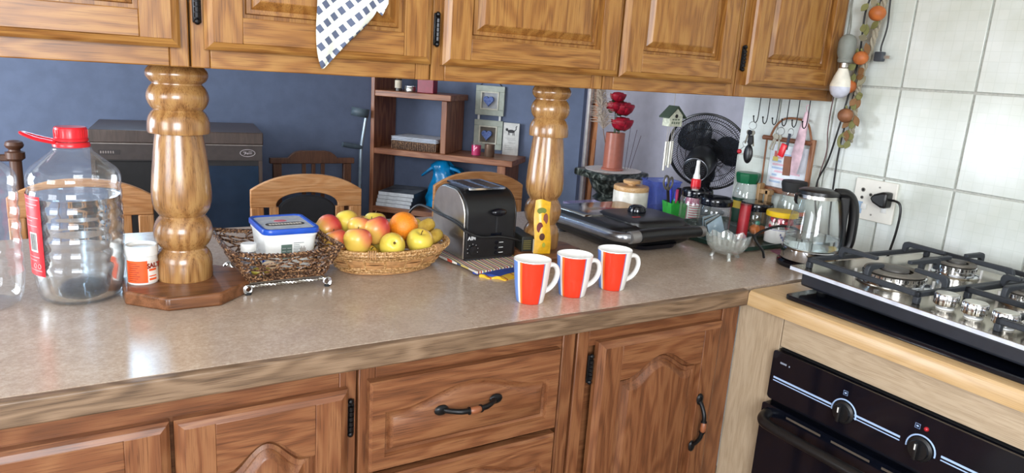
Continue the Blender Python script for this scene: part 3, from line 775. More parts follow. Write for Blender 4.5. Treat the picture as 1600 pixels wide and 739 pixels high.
# little white-capped bottle and odd things in the basket
r = thing('medicine_bottle', 'small bottle with a round white cap in the dark basket', 'bottle', (.284, .398, ZC+.0275))
obj('bottle_body', MB().lathe([(0, 0), (.014, 0), (.0148, .003), (.0148, .036), (.011, .043), (.0105, .047)], (0, 0, 0), 20), clear('grey_glass', (.7, .72, .75), .7, .1, .05, .3, (.5, .5, .55)), r)
obj('cap', MB().lathe([(.0135, .044), (.015, .0445), (.0152, .057), (.0135, .0595), (0, .0595)], (0, 0, 0), 24), white, r)
tag(obj('lemon_sweet', MB().ball((0, 0, 0), .012, 12, 8, (1.6, 1, .8)), mat('olive_yellow', '#9a8a34', .4), None, loc=(.30, .362, ZC+.0375)), 'yellow-green lump low in the front of the dark basket', 'food')
tag(obj('egg', MB().ball((0, 0, 0), .0125, 14, 10, (1.3, 1, 1)), mat('egg_cream', '#e0c6a4', .4), None, loc=(.318, .376, ZC+.0405)), 'cream-coloured egg shape in the dark basket by the white cap', 'egg')

# ---- wicker fruit basket
wick = rope_mat('light_wicker', '#8c6436', '#b88c58', '#d2ac7a')
wick2 = mat('wicker_band', '#bd8d5c', .55, var=.18, scale=60)
bx_, by_ = .595, .447
r = thing('fruit_basket', 'oval wicker basket heaped with apples, an orange and bananas', 'basket', (bx_, by_, ZC), .08)
def be(a, h, out=0):
    A, B = .112+.036*h**.8, .078+.030*h**.8
    return Vector(((A+out)*math.cos(a), (B+out)*math.sin(a), .005+.047*h))
NS = 30; wv = MB()
for k in range(9):
    if k in (3, 4, 5): continue
    h = .04+.9*k/8
    wv.tube([be(2*PI*j/120, h, .0022*math.cos(NS/2*2*PI*j/120+PI*(k % 2))) for j in range(120)], .0023, 6, closed=True)
obj('weavers', wv, wick, r)
bd = MB()
for kk, (h0, h1) in enumerate(((.28, .5), (.5, .72))):
    rings = [[], []]
    n = 120; vs = []; fs = []
    for j in range(n):
        a = 2*PI*j/n; o = .0035*math.cos(NS/2*a*.6*1.0+PI*kk) if False else .0038*math.cos(9*a+PI*kk)
        for hh, dd in ((h0, 0), (h1, 0), (h1, -.0012), (h0, -.0012)): vs.append(be(a, hh, o+dd))
    for j in range(n):
        j2 = (j+1) % n
        for q in range(4): fs.append((j*4+q, j2*4+q, j2*4+(q+1) % 4, j*4+(q+1) % 4))
    bd.add(vs, fs)
obj('woven_bands', bd, wick2, r)
for j in range(18):
    a = 2*PI*(j+.5)/18; o = -.001
    obj('stave', MB().tube([be(a, h, o+.0036*math.cos(9*a+PI*h*3)*.2) for h in (0, .25, .5, .75, 1)], .0022, 5, flat=1.6), wick, r)
rim = MB()
for dz in (0, .006): rim.tube([be(2*PI*j/96, 1, .001)+Vector((0, 0, dz)) for j in range(96)], .0038, 7, closed=True)
for ph in (0, PI):
    rim.tube([be(2*PI*j/240, 1, .0015+.0052*math.cos(34*2*PI*j/240+ph))+Vector((0, 0, .003+.0062*math.sin(34*2*PI*j/240+ph))) for j in range(240)], .0012, 5, closed=True)
obj('rim', rim, wick, r)
for a in (-2.12, -1.02, .35, 2.5):
    bn = MB()
    for q in range(4):
        c = be(a+.035*(q-1.5), 1, .001)+Vector((0, 0, .003)); bn.tube([c+Vector((.0068*math.cos(w_)*math.cos(a), .0068*math.cos(w_)*math.sin(a), .0095*math.sin(w_))) for w_ in [2*PI*s/10 for s in range(10)]], .0018, 5, closed=True)
    obj('binding', bn, wick2, r)
hd = [be(1.32, 1)+Vector((0, 0, 0)), be(1.36, 1)+Vector((0, .004, .02)), be(1.52, 1)+Vector((-.004, .006, .034)), be(1.8, 1)+Vector((.0, .006, .034)), be(2.02, 1)+Vector((0, .004, .02)), be(2.1, 1)]
obj('handle', MB().tube(cr(hd, 6), .0048, 8, flat=1.5), wick2, r)
obj('base', MB().lathe([(0, .001), (1, .001), (1.02, .004), (1, .007), (0, .007)], (0, 0, 0), 40, Matrix.Diagonal((.112, .078, 1)).to_3x3()), wick2, r)
r = obj('doily', MB().lathe([(0, 0), (1, 0), (1.0, .0012), (0, .0012)], (0, 0, 0), 48, Matrix.Diagonal((.108, .072, 1)).to_3x3()), ceram); bpy.data.objects.remove(r)

def fruit_mat(name, base, blush, shade, amt, green=None):
    t = NT(name); tc = t.node('ShaderNodeTexCoord'); sp = t.node('ShaderNodeSeparateXYZ'); t.link(tc.outputs['Object'], sp.inputs[0])
    n = t.node('ShaderNodeTexNoise', i_Scale=38.0, i_Detail=4.0); n2 = t.node('ShaderNodeTexNoise', i_Scale=500.0)
    t.link(tc.outputs['Object'], n.inputs['Vector']); t.link(tc.outputs['Object'], n2.inputs['Vector'])
    mz = t.node('ShaderNodeMath', operation='MULTIPLY_ADD'); mz.inputs[1].default_value = 15.0; mz.inputs[2].default_value = amt
    mxs = t.node('ShaderNodeMath', operation='ADD'); t.link(sp.outputs[0], mxs.inputs[0])
    my = t.node('ShaderNodeMath', operation='MULTIPLY'); my.inputs[1].default_value = .8; t.link(sp.outputs[2], my.inputs[0]); t.link(my.outputs[0], mxs.inputs[1])
    t.link(mxs.outputs[0], mz.inputs[0])
    ad = t.node('ShaderNodeMath', operation='ADD'); t.link(mz.outputs[0], ad.inputs[0])
    sc = t.node('ShaderNodeMath', operation='MULTIPLY'); sc.inputs[1].default_value = .5; t.link(n.outputs[0], sc.inputs[0]); t.link(sc.outputs[0], ad.inputs[1])
    r = t.ramp([(.3, base), (.62, shade), (.95, blush)]); t.link(ad.outputs[0], r.inputs[0]); t.link(r.outputs[0], t.b.inputs['Base Color'])
    t.b.inputs['Roughness'].default_value = .3; t.b.inputs['Subsurface Weight'].default_value = .06; t.b.inputs['Subsurface Radius'].default_value = (.01, .006, .003)
    return t.m
yel = fruit_mat('apple_yellow', '#dcc650', '#d8a44c', '#dcbc4c', .0)
blu = fruit_mat('apple_blush', '#dcb850', '#cc5044', '#dc8c58', .12)
ros = fruit_mat('apple_rosy', '#dcae54', '#c23c3c', '#d8784e', .26)
AP = [(0, -.72), (.10, -.735), (.22, -.79), (.36, -.82), (.52, -.76), (.70, -.58), (.86, -.3), (.97, 0), (1.0, .25), (.95, .5), (.83, .72), (.66, .86), (.48, .92), (.32, .90), (.2, .83), (.1, .73), (0, .68)]
stem_m = mat('stem_brown', '#5a4420', .7)
def apple(label, x, y, z, rad, m, d=(0, 0, 1), rz=0):
    M3 = axis_mat(d) @ Matrix.Rotation(rz, 3, 'Z')
    o = obj('apple', MB().lathe([(a*rad, b_*rad) for a, b_ in AP], (0, 0, 0), 28, M3), m, None, ang=80, loc=(x, y, z))
    tag(o, label, 'apple', 'fruit in the wicker basket')
    dd = Vector(d).normalized(); s = MB().tube([dd*rad*.68, dd*rad*.9, dd*rad*1.08+Vector((.002, 0, 0))], [.0011, .001, .0013], 6)
    obj('stem', s, stem_m, o)
    e = MB()
    for k in range(5):
        a = 2*PI*k/5; e.tube([M3 @ Vector((0, 0, -rad*.72)), M3 @ Vector((rad*.1*math.cos(a), rad*.1*math.sin(a), -rad*.78))], .0012, 5)
    obj('calyx', e, stem_m, o)
Z0 = ZC
apple('rosy apple at the far left of the wicker basket', .474, .497, .983, .030, ros, (.55, .3, .2), 2.2)
apple('pale yellow apple at the back left of the wicker basket', .521, .512, .993, .028, yel, (.75, -.2, -.15), 0)
apple('red-cheeked apple low at the left rim of the wicker basket', .475, .432, .968, .0265, ros, (-.2, .3, .9), 2.8)
apple('large red and yellow apple at the front left of the fruit heap', .508, .392, .974, .031, blu, (.1, .3, .95), 1.2)
apple('pink-topped apple half hidden behind the front left apple', .534, .455, .988, .0275, blu, (.2, .2, .9), .4)
apple('big salmon-pink apple in the middle of the fruit heap', .568, .437, .984, .033, ros, (-.3, .3, .9), 1.9)
apple('yellow apple with its dark eye facing the camera, front middle', .581, .373, .968, .0285, yel, (.15, .75, -.35), 0)
apple('yellow apple behind the salmon-pink one', .592, .512, .985, .0265, yel, (.1, .2, .9), 1)
apple('yellow apple with a green stem hollow at the front right of the basket', .653, .392, .963, .0305, yel, (0, -.35, .9), 2)
apple('yellow apple just showing low behind the front rim', .541, .415, .936, .022, yel, (.2, -.3, .7), 1)
for x, y, lb in ((.60, .47, 'apple buried under the orange in the wicker basket'),): apple(lb, x, y, .936, .028, yel)
t_or = mat('orange_peel', '#ee8a1e', .42, var=.1, bump=.5, scale=420)
o = tag(obj('orange', MB().ball((0, 0, 0), .0335, 32, 20), t_or, None, ang=80, loc=(.640, .455, .988)), 'whole orange on top of the fruit heap', 'orange')
obj('navel', MB().lathe([(0, .001), (.0035, .0008), (.0045, -.001)], (-.012, -.0255, -.0175), 10, axis_mat((-.36, -.76, -.52))), mat('navel_orange', '#c8741a', .6), o)
t_ba = mat('banana_peel', '#d9b650', .5, var=.12, scale=70, col2='#c09838')
def banana(label, pts, r0=.0165):
    q = cr(pts, 6); n = len(q); rr = [r0*min(1, .25+2.6*min(i/(n-1), 1-i/(n-1))**.8) for i in range(n)]
    o = tag(obj('banana', MB().tube([v-q[0] for v in q], rr, 10), t_ba, None, ang=70, loc=q[0]), label, 'banana', 'bananas')
    e = q[-1]-q[0]; d = (q[-1]-q[-3]).normalized(); obj('tip', MB().tube([e, e+d*.007], [.0045, .0035], 7), stem_m, o)
banana('upper banana at the right of the fruit heap', [(.662, .478, .962), (.690, .476, .972), (.712, .480, .980), (.73, .492, .981)])
banana('lower banana by the toaster side of the wicker basket', [(.672, .434, .95), (.698, .436, .957), (.720, .447, .962), (.735, .468, .962)], .0155)
banana('banana tucked at the back right of the fruit heap', [(.645, .51, .95), (.672, .512, .966), (.695, .516, .974), (.713, .522, .977)], .015)

# ---- toaster on folded cloths
cl = [stripes('cloth_multi', [(0, '#b8452e'), (.14, '#e6e0d4'), (.3, '#3a4a6a'), (.42, '#d8c36a'), (.56, '#d9d4ca'), (.7, '#7a3226'), (.84, '#c9c3b8')], 0, 38, .8),
      mat('cloth_blue', '#1d3d92', .8, var=.12), stripes('cloth_yellow', [(0, '#e3b42a'), (.62, '#e3b42a'), (.7, '#b5482a'), (.82, '#e3c04a')], 0, 32, .8), mat('cloth_black', '#1e1c1e', .8)]
def cloth(name, label, quad, z, th, m, n=14, amp=.002, cat='cloth'):
    mb = MB(); q = [Vector((x, y, 0)) for x, y in quad]; rnd = random.Random(len(label)); ph = rnd.random()*6
    def P(u, v): return (q[0]*(1-u)*(1-v)+q[1]*u*(1-v)+q[2]*u*v+q[3]*(1-u)*v)
    top = []; bot = []
    for i in range(n+1):
        for j in range(n+1):
            u, v = i/n, j/n; p = P(u, v); e = min(u, 1-u, v, 1-v)
            edge = max(0, 1-e*7); wv_ = amp*edge*(math.sin(11*u+ph)+math.sin(9*v+2*ph))*.5
            top.append((p.x+wv_, p.y+wv_, z+th+abs(wv_)*.7)); bot.append((p.x+wv_, p.y+wv_, z))
    N = n+1; fs = []
    for i in range(n):
        for j in range(n):
            a = i*N+j; fs.append((a, a+1, a+N+1, a+N)); fs.append((N*N+a, N*N+a+N, N*N+a+N+1, N*N+a+1))
    ed = [i*N for i in range(N)]+[n*N+j for j in range(1, N)]+[(n-i)*N+n for i in range(1, N)]+[n-j for j in range(1, n)]
    for k in range(len(ed)):
        a, b_ = ed[k], ed[(k+1) % len(ed)]; fs.append((a, b_, N*N+b_, N*N+a))
    mb.add(top+bot, fs); return tag(obj(name, mb, m), label, cat, 'folded cloths under the toaster')
cloth('dish_cloth', 'yellow cloth with red stripes, lowest under the toaster', [(.752, .288), (.80, .247), (.93, .30), (.885, .50)], ZC, .0025, cl[2], amp=.006)
cloth('dish_cloth', 'blue cloth between the striped and yellow ones under the toaster', [(.752, .315), (.792, .272), (.938, .318), (.925, .53)], ZC+.0031, .003, cl[1], amp=.005)
cloth('dish_cloth', 'multicoloured striped cloth directly under the toaster', [(.725, .55), (.757, .300), (.942, .335), (.945, .575)], ZC+.0067, .0028, cl[0], amp=.005)
TZ = ZC+.0105
r = thing('toaster', 'black two-slice toaster with a steel side, on folded cloths', 'toaster', (.834, .472, TZ), .02)
hw, hd, hh = .072, .085, .167
def toast(x, s=1.0, dz=0):
    pts = []; d = hd*s; R_ = .062
    pts += [(-d, .004+dz), (-d, hh*.62)]
    for k in range(1, 10): a = PI-PI/2*k/9; pts.append((-d+R_+R_*math.cos(a), hh-R_+R_*math.sin(a)))
    for k in range(10): a = PI/2-PI/2*k/9; pts.append((d-R_+R_*math.cos(a), hh-R_+R_*math.sin(a)))
    pts += [(d, hh*.62), (d, .004+dz)]
    return pts
P0 = toast(0); obj('body', MB().prism(P0, 'X', -hw+.004, hw-.004), black, r, bev=.004)
def shrink(k): return [(p*k, .004+(q-.004)*((hh-.004-(1-k)*.085)/(hh-.004))) for p, q in P0]
obj('steel_side', MB().prism(shrink(.96), 'X', -hw-.0005, -hw+.0039), steel, r, bev=.0015)
obj('side_panel', MB().prism(shrink(.96), 'X', hw-.0039, hw+.0005), black, r, bev=.0015)
obj('base', MB().box(-hw+.006, hw-.006, -hd+.004, hd-.004, -.0002, .0045), black_mt, r)
obj('slot_surround', MB().prism(rrect(-.05, .05, -.062, .062, .006), 'Z', hh-.002, hh+.0025), chrome, r)
for x in (-.0225, .0225):
    sl = obj('slot', MB().prism(rrect(x-.0155, x+.0155, -.054, .054, .004), 'Z', hh+.0026, hh+.003), mat('slot_dark', '#15171b', .3), r)
    wi = MB()
    for k in range(7): wi.tube([(x-.015, -.048+.016*k, hh+.0032), (x+.015, -.048+.016*k, hh+.0032)], .0007, 4)
    obj('wires', wi, steel, sl)
obj('lever_slot', MB().box(.012, .017, -hd-.0006, -hd+.001, .065, .112), black_mt, r)
obj('lever', MB().ball((.0145, -hd-.008, .116), .017, 16, 10, (1.25, .6, .55)), black_gl, r)
obj('lever_track', MB().box(.0, .03, -hd-.0012, -hd+.001, .058, .064), black_gl, r)
text('maker_mark', 'AIM', .0125, face_mat((-.052, -hd-.0006, .0545), (1, 0, 0), (0, 0, 1)), mat('print_white', '#d8d8d8', .5), r, bold=.0002)
bt = MB()
for k in range(3): bt.box(.024, .036, -hd-.0007, -hd, .014+.0125*k, .0155+.0125*k)
obj('button_marks', bt, mat('print_white', '#d8d8d8'), r)
for k in range(3): obj('button', MB().lathe([(0, 0), (.0045, 0), (.0045, .002), (0, .002)], (.017, -hd, .0148+.0125*k), 14, axis_mat((0, -1, 0))), black_gl, r)
kd = obj('browning_dial', MB().lathe([(0, 0), (.011, 0), (.0105, .005), (0, .006)], (-.048, -hd, .026), 24, axis_mat((0, -1, 0))), black, r)
kt = MB()
for k in range(7): a = -.4+k*.66; kt.box(-.048+.0145*math.cos(a)-.0007, -.048+.0145*math.cos(a)+.0007, -hd-.0007, -hd, .026+.0145*math.sin(a)-.0007, .026+.0145*math.sin(a)+.0007)
obj('dial_marks', kt, mat('print_white', '#d8d8d8'), kd)
tag(obj('power_lead', MB().tube(cr([(.80, .60, .9035), (.73, .63, .96), (.742, .60, 1.005), (.757, .50, 1.0), (.757, .42, .998), (.764, .378, .985), (.80, .376, .97), (.86, .3785, .966), (.92, .385, .95), (.955, .40, .935), (.958, .46, .92), (.95, .52, .905)], 8), .0032, 8), black, None), 'black power cord looped round the front of the toaster', 'cord')

# ---- packet, box and block in front of the second pillar
r = thing('snack_packet', 'tall yellow snack packet leaning on the second pillar', 'packet', (.957, .345, ZC+.0255), -.30)
pk = MB(); n = 12; vs = []; fs = []
def pkt(u, v, s):
    w_ = .0215*(1-.1*v); th = .008*math.sin(PI*min(1, max(0, u)))*math.sin(PI*min(.97, max(.02, v)))**.5*s
    return (-w_+2*w_*u+.002*math.sin(7*v), th+.02*v, .128*v+.003*math.sin(5*u)*(v > .9))
for s in (1, -1):
    for i in range(n+1):
        for j in range(n+1): vs.append(pkt(j/n, i/n, s))
N = n+1
for q in range(2):
    for i in range(n):
        for j in range(n): a = q*N*N+i*N+j; fs.append((a, a+1, a+N+1, a+N) if q else (a, a+N, a+N+1, a+1))
pk.add(vs, fs)
obj('wrapper', pk, mat('packet_yellow', '#dfa91f', .3, var=.08, scale=90), r, ang=60)
def spot(x, z, a, b_, m, nm):
    obj(nm, MB().lathe([(0, 0), (1, 0), (.97, .0006), (0, .0008)], (x, -.0082*math.sin(PI*min(.97, z/.128))**.5*math.sin(PI*min(1, max(0, (x+.0185)/.037)))+.02*z/.128-.0006, z), 16, axis_mat((0, -1, -.0)) @ Matrix.Diagonal((a, b_, 1)).to_3x3()), m, r)
spot(-.008, .064, .008, .013, mat('print_maroon', '#6e2f2c', .5), 'print_spot'); spot(.006, .085, .006, .014, mat('print_brown', '#7a4030', .5), 'print_spot')
spot(-.002, .042, .007, .009, mat('print_cocoa', '#4e2a1c', .5), 'print_spot'); spot(-.004, .104, .012, .008, mat('print_olive', '#6f7c30', .5), 'print_leaf'); spot(.003, .022, .004, .006, mat('print_lime', '#a8a83c', .5), 'print_leaf')
r = thing('tea_box', 'small dark box lying between the toaster and the yellow packet', 'box', (.945, .43, ZC), -.2)
obj('carton', MB().box(-.014, .016, -.055, .055, 0, .062), mat('box_dark', '#23241f', .5), r, bev=.0015)
mb = MB()
for k in range(5): mb.box(-.01, .010, -.0556, -.055, .03+.005*k, .0325+.005*k)
obj('print', mb, mat('box_gold_print', '#6d6330', .5), r)
tag(obj('notepad', MB().box(-.0085, .0085, -.006, .006, 0, .058), mat('paper_cream', '#d9cfba', .8), None, bev=.001, loc=(.9525, .361, ZC)), 'upright cream notepad edge between the toaster and the yellow packet', 'notepad')

# ---- mugs
mugm = stripes('mug_print', [(0, '#6a93dc'), (.025, '#eceae6'), (.052, '#e8722c'), (.078, '#dd3a22'), (.27, '#8a7fae'), (.284, '#eceae6'), (.6, '#6a93dc'), (.7, '#eceae6'), (.86, '#8a8fd0'), (.93, '#6a93dc')], rough=.1, angular=True)
mug_l = ['red striped mug on the left, showing a blue stripe', 'red striped mug in the middle of the three', 'red striped mug on the right of the three']
mug0 = None
for i, (x, y, rz) in enumerate(((.776, .112, -.06), (.886, .117, -.16), (1.001, .125, -.2))):
    if i == 0:
        r = thing('mug', mug_l[0], 'mug', (x, y, ZC), rz, 'three red mugs')
        prof = [(0, .002), (.022, .002), (.024, 0), (.027, 0), (.0285, .002), (.031, .018), (.034, .04), (.0362, .062), (.0376, .08), (.0385, .088)]
        inn = [(.0385, .088), (.0382, .0895), (.0372, .0895), (.0365, .088), (.0356, .08), (.0342, .062), (.032, .04), (.029, .018), (.024, .007), (0, .006)]
        obj('cup', MB().lathe(prof, (0, 0, 0), 48), mugm, r, ang=60)
        obj('inside', MB().lathe(inn, (0, 0, 0), 48), ceram, r, ang=60)
        hp = cr([(.033, 0, .07), (.046, 0, .0735), (.057, 0, .068), (.0615, 0, .054), (.057, 0, .037), (.046, 0, .024), (.031, 0, .0165)], 5)
        obj('handle', MB().tube(hp, [.0052]*len(hp), 10, flat=1.35), ceram, r); mug0 = r
        for ch in list(r.children): ch.data.transform(Matrix.Identity(4))
    else:
        r = mug0.copy(); C.objects.link(r); r.location = (x, y, ZC); r.rotation_euler = (0, 0, rz); r['label'] = mug_l[i]
        for ch in list(mug0.children):
            c = ch.copy(); C.objects.link(c); c.parent = r

# ---- contact grill
r = thing('contact_grill', 'black and steel sandwich grill with a long front handle', 'grill', (1.335, .50, ZC), 0)
def rr_(x0, x1, y0, y1, rad, z): return [(p, q, z) for p, q in rrect(x0, x1, y0, y1, rad, 5)]
for x in (-.11, .11):
    for y in (-.1, .13): obj('foot', MB().lathe([(0, 0), (.012, 0), (.013, .008), (0, .008)], (x, y, 0), 14), black_mt, r)
obj('drip_tray', loft(MB(), [rr_(-.05, .09, -.145, .05, .03, .004), rr_(-.055, .095, -.15, .05, .03, .016)]), black_gl, r)
obj('lower_body', loft(MB(), [rr_(-.125, .135, -.125, .16, .03, .008), rr_(-.14, .15, -.14, .175, .03, .02), rr_(-.145, .155, -.145, .18, .03, .036)]), black, r, bev=.002)
obj('upper_body', loft(MB(), [rr_(-.14, .15, -.14, .18, .03, .038), rr_(-.146, .156, -.146, .182, .03, .044), rr_(-.142, .152, -.142, .18, .03, .06), rr_(-.13, .14, -.125, .172, .03, .069), rr_(-.115, .125, -.1, .16, .025, .0715)]), black, r, ang=60)
obj('steel_cover', loft(MB(), [rr_(-.128, .137, .0, .17, .02, .0695), rr_(-.126, .135, .0, .168, .02, .0735), rr_(-.115, .125, .005, .16, .02, .076)]), mat('polished_cover', '#b9b4ad', .12, metal=1), r, ang=60)
obj('front_hood', loft(MB(), [rr_(-.07, .14, -.14, .05, .045, .062), rr_(-.07, .14, -.135, .05, .045, .075), rr_(-.06, .13, -.11, .045, .04, .0795)]), black, r, ang=60)
obj('thermostat_knob', MB().lathe([(0, 0), (.026, 0), (.027, .005), (.022, .016), (.012, .021), (0, .022)], (.045, -.01, .079), 24), black_gl, r)
obj('red_lamp', MB().box(-.022, .004, -.075, -.066, .0785, .081, ch=.0015), mat('red_print', '#9c2a26', .4), r)
sl = obj('side_arm', MB().tube(cr([(-.15, .13, .045), (-.152, .06, .05), (-.151, -.06, .052), (-.147, -.135, .052), (-.135, -.165, .052), (-.118, -.176, .052)], 6), .0135, 12, flat=.8), mat('arm_silver', '#9fa2a8', .22, metal=.9), r)
obj('handle_ferrule', MB().tube([(-.12, -.1765, .0525), (-.09, -.1765, .0535)], .0165, 16), mat('ferrule_grey', '#8f8c8a', .35, metal=.5), r)
obj('handle', MB().tube(cr([(-.09, -.1765, .0535), (0, -.1765, .056), (.13, -.1735, .053)], 5), [.017, .0175, .018, .018, .0178, .0175, .017, .0165, .016, .0155, .015], 16, flat=1.25), black, r)
obj('handle_ferrule', MB().tube([(.13, -.1735, .053), (.15, -.1735, .0525)], .0155, 16), mat('ferrule_grey', '#8f8c8a'), r)
for x in (-.1, .11): obj('handle_arm', MB().tube([(x, -.13, .05), (x, -.172, .053)], .01, 8), black, r)

# ---- canister, pen box, blue plastics behind the grill
r = thing('canister', 'white canister with a pale wooden lid behind the grill', 'canister', (1.628, .805, ZC))
obj('jar_body', MB().lathe([(0, 0), (.056, 0), (.06, .004), (.0605, .075), (.059, .079), (0, .079)], (0, 0, 0), 40), mat('canister_cream', '#e6e2d6', .3), r)
obj('lid', MB().lathe([(0, .0792), (.0595, .0792), (.0605, .081), (.0605, .092), (.058, .0955), (0, .0965)], (0, 0, 0), 40), wood('lid_wood', '#b98a58', '#cda06c', '#dcb888', 'X', ring=.2), r)
obj('lid_knob', MB().lathe([(0, .0966), (.014, .0966), (.014, .101), (.028, .1035), (.03, .107), (.03, .112), (.028, .1145), (0, .115)], (0, 0, 0), 32), wood('lid_wood', '', '', ''), r)
blu_p = clear('blue_plastic', (.5, .58, .95), .5, .08, .08, .32, (.14, .2, .62))
r = thing('plastic_tub', 'translucent blue plastic tub behind the green pen box', 'tub', (1.76, .80, ZC), -.2)
obj('tub_wall', loft(MB(), [rr_(-.04, .04, -.04, .04, .012, 0), rr_(-.055, .055, -.05, .05, .014, .11)], cap1=False), blu_p, r)
obj('tub_rim', loft(MB(), [rr_(-.057, .057, -.052, .052, .014, .109), rr_(-.058, .058, -.053, .053, .014, .113), rr_(-.053, .053, -.048, .048, .012, .113)], cap0=False, cap1=False), blu_p, r)
mb = MB(); mb.ball((0, 0, .030), .034, 18, 12, (1.2, .8, .87))
rnd = random.Random(5); mb.v = [tuple(Vector(v)*(1+rnd.uniform(-.12, .12))) if v[2] > .012 else v for v in mb.v]
tag(obj('blue_bag', mb, mat('blue_film', '#2a49b8', .2), None, ang=25, loc=(1.70, .878, ZC+.0)), 'crumpled dark blue plastic bag between the vase stand and canister', 'bag')
tag(obj('plastic_box', loft(MB(), [rr_(-.06, .06, -.035, .035, .008, 0), rr_(-.065, .065, -.04, .04, .008, .045), rr_(-.062, .062, -.037, .037, .008, .045), rr_(-.057, .057, -.032, .032, .008, .004)], cap1=True), clear('lavender_plastic', (.8, .78, .95), .6, .06, .08, .3, (.45, .42, .6)), None, loc=(1.43, .80, ZC)), 'low clear lavender plastic box left of the canister', 'box')
r = thing('pen_box', 'bright green plastic box full of pens and knives', 'pen holder', (1.715, .665, ZC), -.25)
obj('box', loft(MB(), [rr_(-.036, .036, -.026, .026, .004, 0), rr_(-.044, .044, -.03, .03, .004, .062), rr_(-.0415, .0415, -.0275, .0275, .004, .062), rr_(-.034, .034, -.024, .024, .004, .004)]), mat('green_plastic', '#2f9e3c', .4), r)
for k in range(3): obj('rim_tab', MB().box(-.036+.014*k, -.03+.014*k, -.0315, -.0285, .056, .07), mat('green_plastic', ''), r)
def stick(name, label, cat, b0, t0, rad, m, tipm=None):
    b0, t0 = Vector(b0), Vector(t0); o = tag(obj(name, MB().tube([Vector((0, 0, 0)), (t0-b0)*.9, t0-b0], [rad, rad, rad*.6], 8), m, None, loc=b0), label, cat, 'things in the green pen box')
    if tipm: d = (t0-b0); obj('cap', MB().tube([d*.72, d*1.01], rad*1.25, 8), tipm, o)
PX, PY = 1.715, .665; zb = ZC+.0065
pb, pp, pk_, pt = mat('pen_blue', '#2438b0', .35), mat('pen_pink', '#d8487a', .35), mat('pen_black', '#1c1c22', .35), mat('pen_teal', '#3aa8b8', .35)
stick('pen', 'upright blue pen in the green box', 'pen', (PX-.024, PY+.005, zb), (PX-.028, PY+.012, zb+.105), .0042, pb, pb)
stick('pen', 'pink pen leaning right in the green box', 'pen', (PX-.014, PY-.006, zb), (PX-.002, PY+.006, zb+.095), .004, pp, pp)
stick('pen', 'teal pen in the green box beside the pink one', 'pen', (PX-.012, PY+.01, zb), (PX+.0, PY+.012, zb+.088), .004, pt, pb)
stick('marker', 'fat black marker in the green box', 'marker', (PX+.004, PY+.002, zb), (PX+.008, PY+.008, zb+.1), .0065, pk_, pk_)
stick('pen', 'short red-pink pen behind the black marker', 'pen', (PX+.016, PY+.012, zb), (PX+.018, PY+.016, zb+.085), .004, mat('pen_rose', '#b84a60', .4), None)
r = thing('craft_knife', 'long steel blade leaning right out of the green pen box', 'knife', (PX+.024, PY, zb))
obj('blade', MB().box(-.0045, .0045, -.0006, .0006, 0, .185, M=Matrix.Rotation(.27, 4, 'Y')), steel, r)
r = thing('brush', 'cream bristled brush standing in the green pen box', 'brush', (PX+.026, PY+.014, zb))
obj('brush_handle', MB().tube([(0, 0, 0), (.01, 0, .06)], .004, 8), steel, r)
obj('bristles', MB().ball((.016, 0, .082), .013, 12, 8, (1, 1, 1.5)), mat('bristle_cream', '#d9cdb4', .9, bump=.8, scale=300), r)
r = thing('scissors', 'dark scissors with grey handles standing in the green pen box', 'scissors', (PX-.028, PY+.004, zb))
obj('blades', MB().box(-.006, .006, -.001, .001, 0, .12, M=Matrix.Rotation(-.2, 4, 'Y')), black_mt, r)
obj('handle', MB().tube(cr([(-.03, 0, .10), (-.042, 0, .12), (-.036, 0, .142), (-.024, 0, .138), (-.022, 0, .115)], 5, True), .0035, 8, closed=True), mat('scissor_grey', '#57544c', .5), r)
obj('handle', MB().tube(cr([(-.022, 0, .10), (-.018, 0, .125), (-.008, 0, .138), (-.002, 0, .12), (-.012, 0, .10)], 5, True), .0035, 8, closed=True), mat('scissor_grey', ''), r)

# ---- tray with jars in the corner
r = thing('tray', 'dark green tray under the jars in the corner', 'tray', (1.715, .42, ZC), 0)
obj('tray_body', loft(MB(), [rr_(-.165, .175, -.15, .17, .05, 0), rr_(-.178, .188, -.163, .183, .055, .004), rr_(-.183, .193, -.168, .188, .055, .017), rr_(-.179, .189, -.164, .184, .055, .017), rr_(-.172, .182, -.157, .177, .05, .005)]), mat('tray_green', '#17382f', .3, var=.15), r, ang=50)
TZ2 = ZC+.0055
glass = clear('jar_glass', (.95, .97, .96), .8, .06, .02, .02, (.9, .93, .92))
def jar(label, loc, rad, h, fill=None, lid=black_gl, lh=.02):
    r = thing('storage_jar', label, 'jar', loc)
    b_ = h-lh
    obj('glass_wall', MB().lathe([(0, .002), (rad*.85, 0), (rad*.98, .006), (rad, .014), (rad, b_*.78), (rad*.95, b_*.9), (rad*.86, b_*.97), (rad*.86, b_)], (0, 0, 0), 36), glass, r)
    obj('lid', MB().lathe([(rad*.9, b_-.004), (rad*.98, b_-.003), (rad*1.0, b_+.002), (rad*.98, b_+.0055), (rad*1.0, b_+.009), (rad*.98, b_+.0125), (rad*.98, b_+.0165), (rad*.93, h), (rad*.3, h+.0005), (0, h+.0005)], (0, 0, 0), 36), lid, r)
    return r
j = jar('clear jar with a black lid holding silver-blue sachets, front left on the tray', (1.642, .435, TZ2), .05, .118)
for k in range(7):
    a = k*.13; m_ = [mat('sachet_blue', '#a8bccc', .3), mat('sachet_silver', '#c4c4c0', .3, metal=.4), mat('sachet_dark', '#4a4a46', .5)][(k*2) % 3]
    obj('sachet', MB().box(-.03, .03, -.0015, .0015, 0, .05, M=Matrix.Translation((-.004+.003*k, -.025+.008*k, .008)) @ Matrix.Rotation(-.45+a*.4, 4, 'Y')), m_, j)
jar('clear jar with a black lid just behind the sachet jar', (1.675, .545, TZ2), .05, .122)
j = jar('clear jar with a black lid and orange packets, beside the red tin', (1.79, .402, TZ2), .0495, .103)
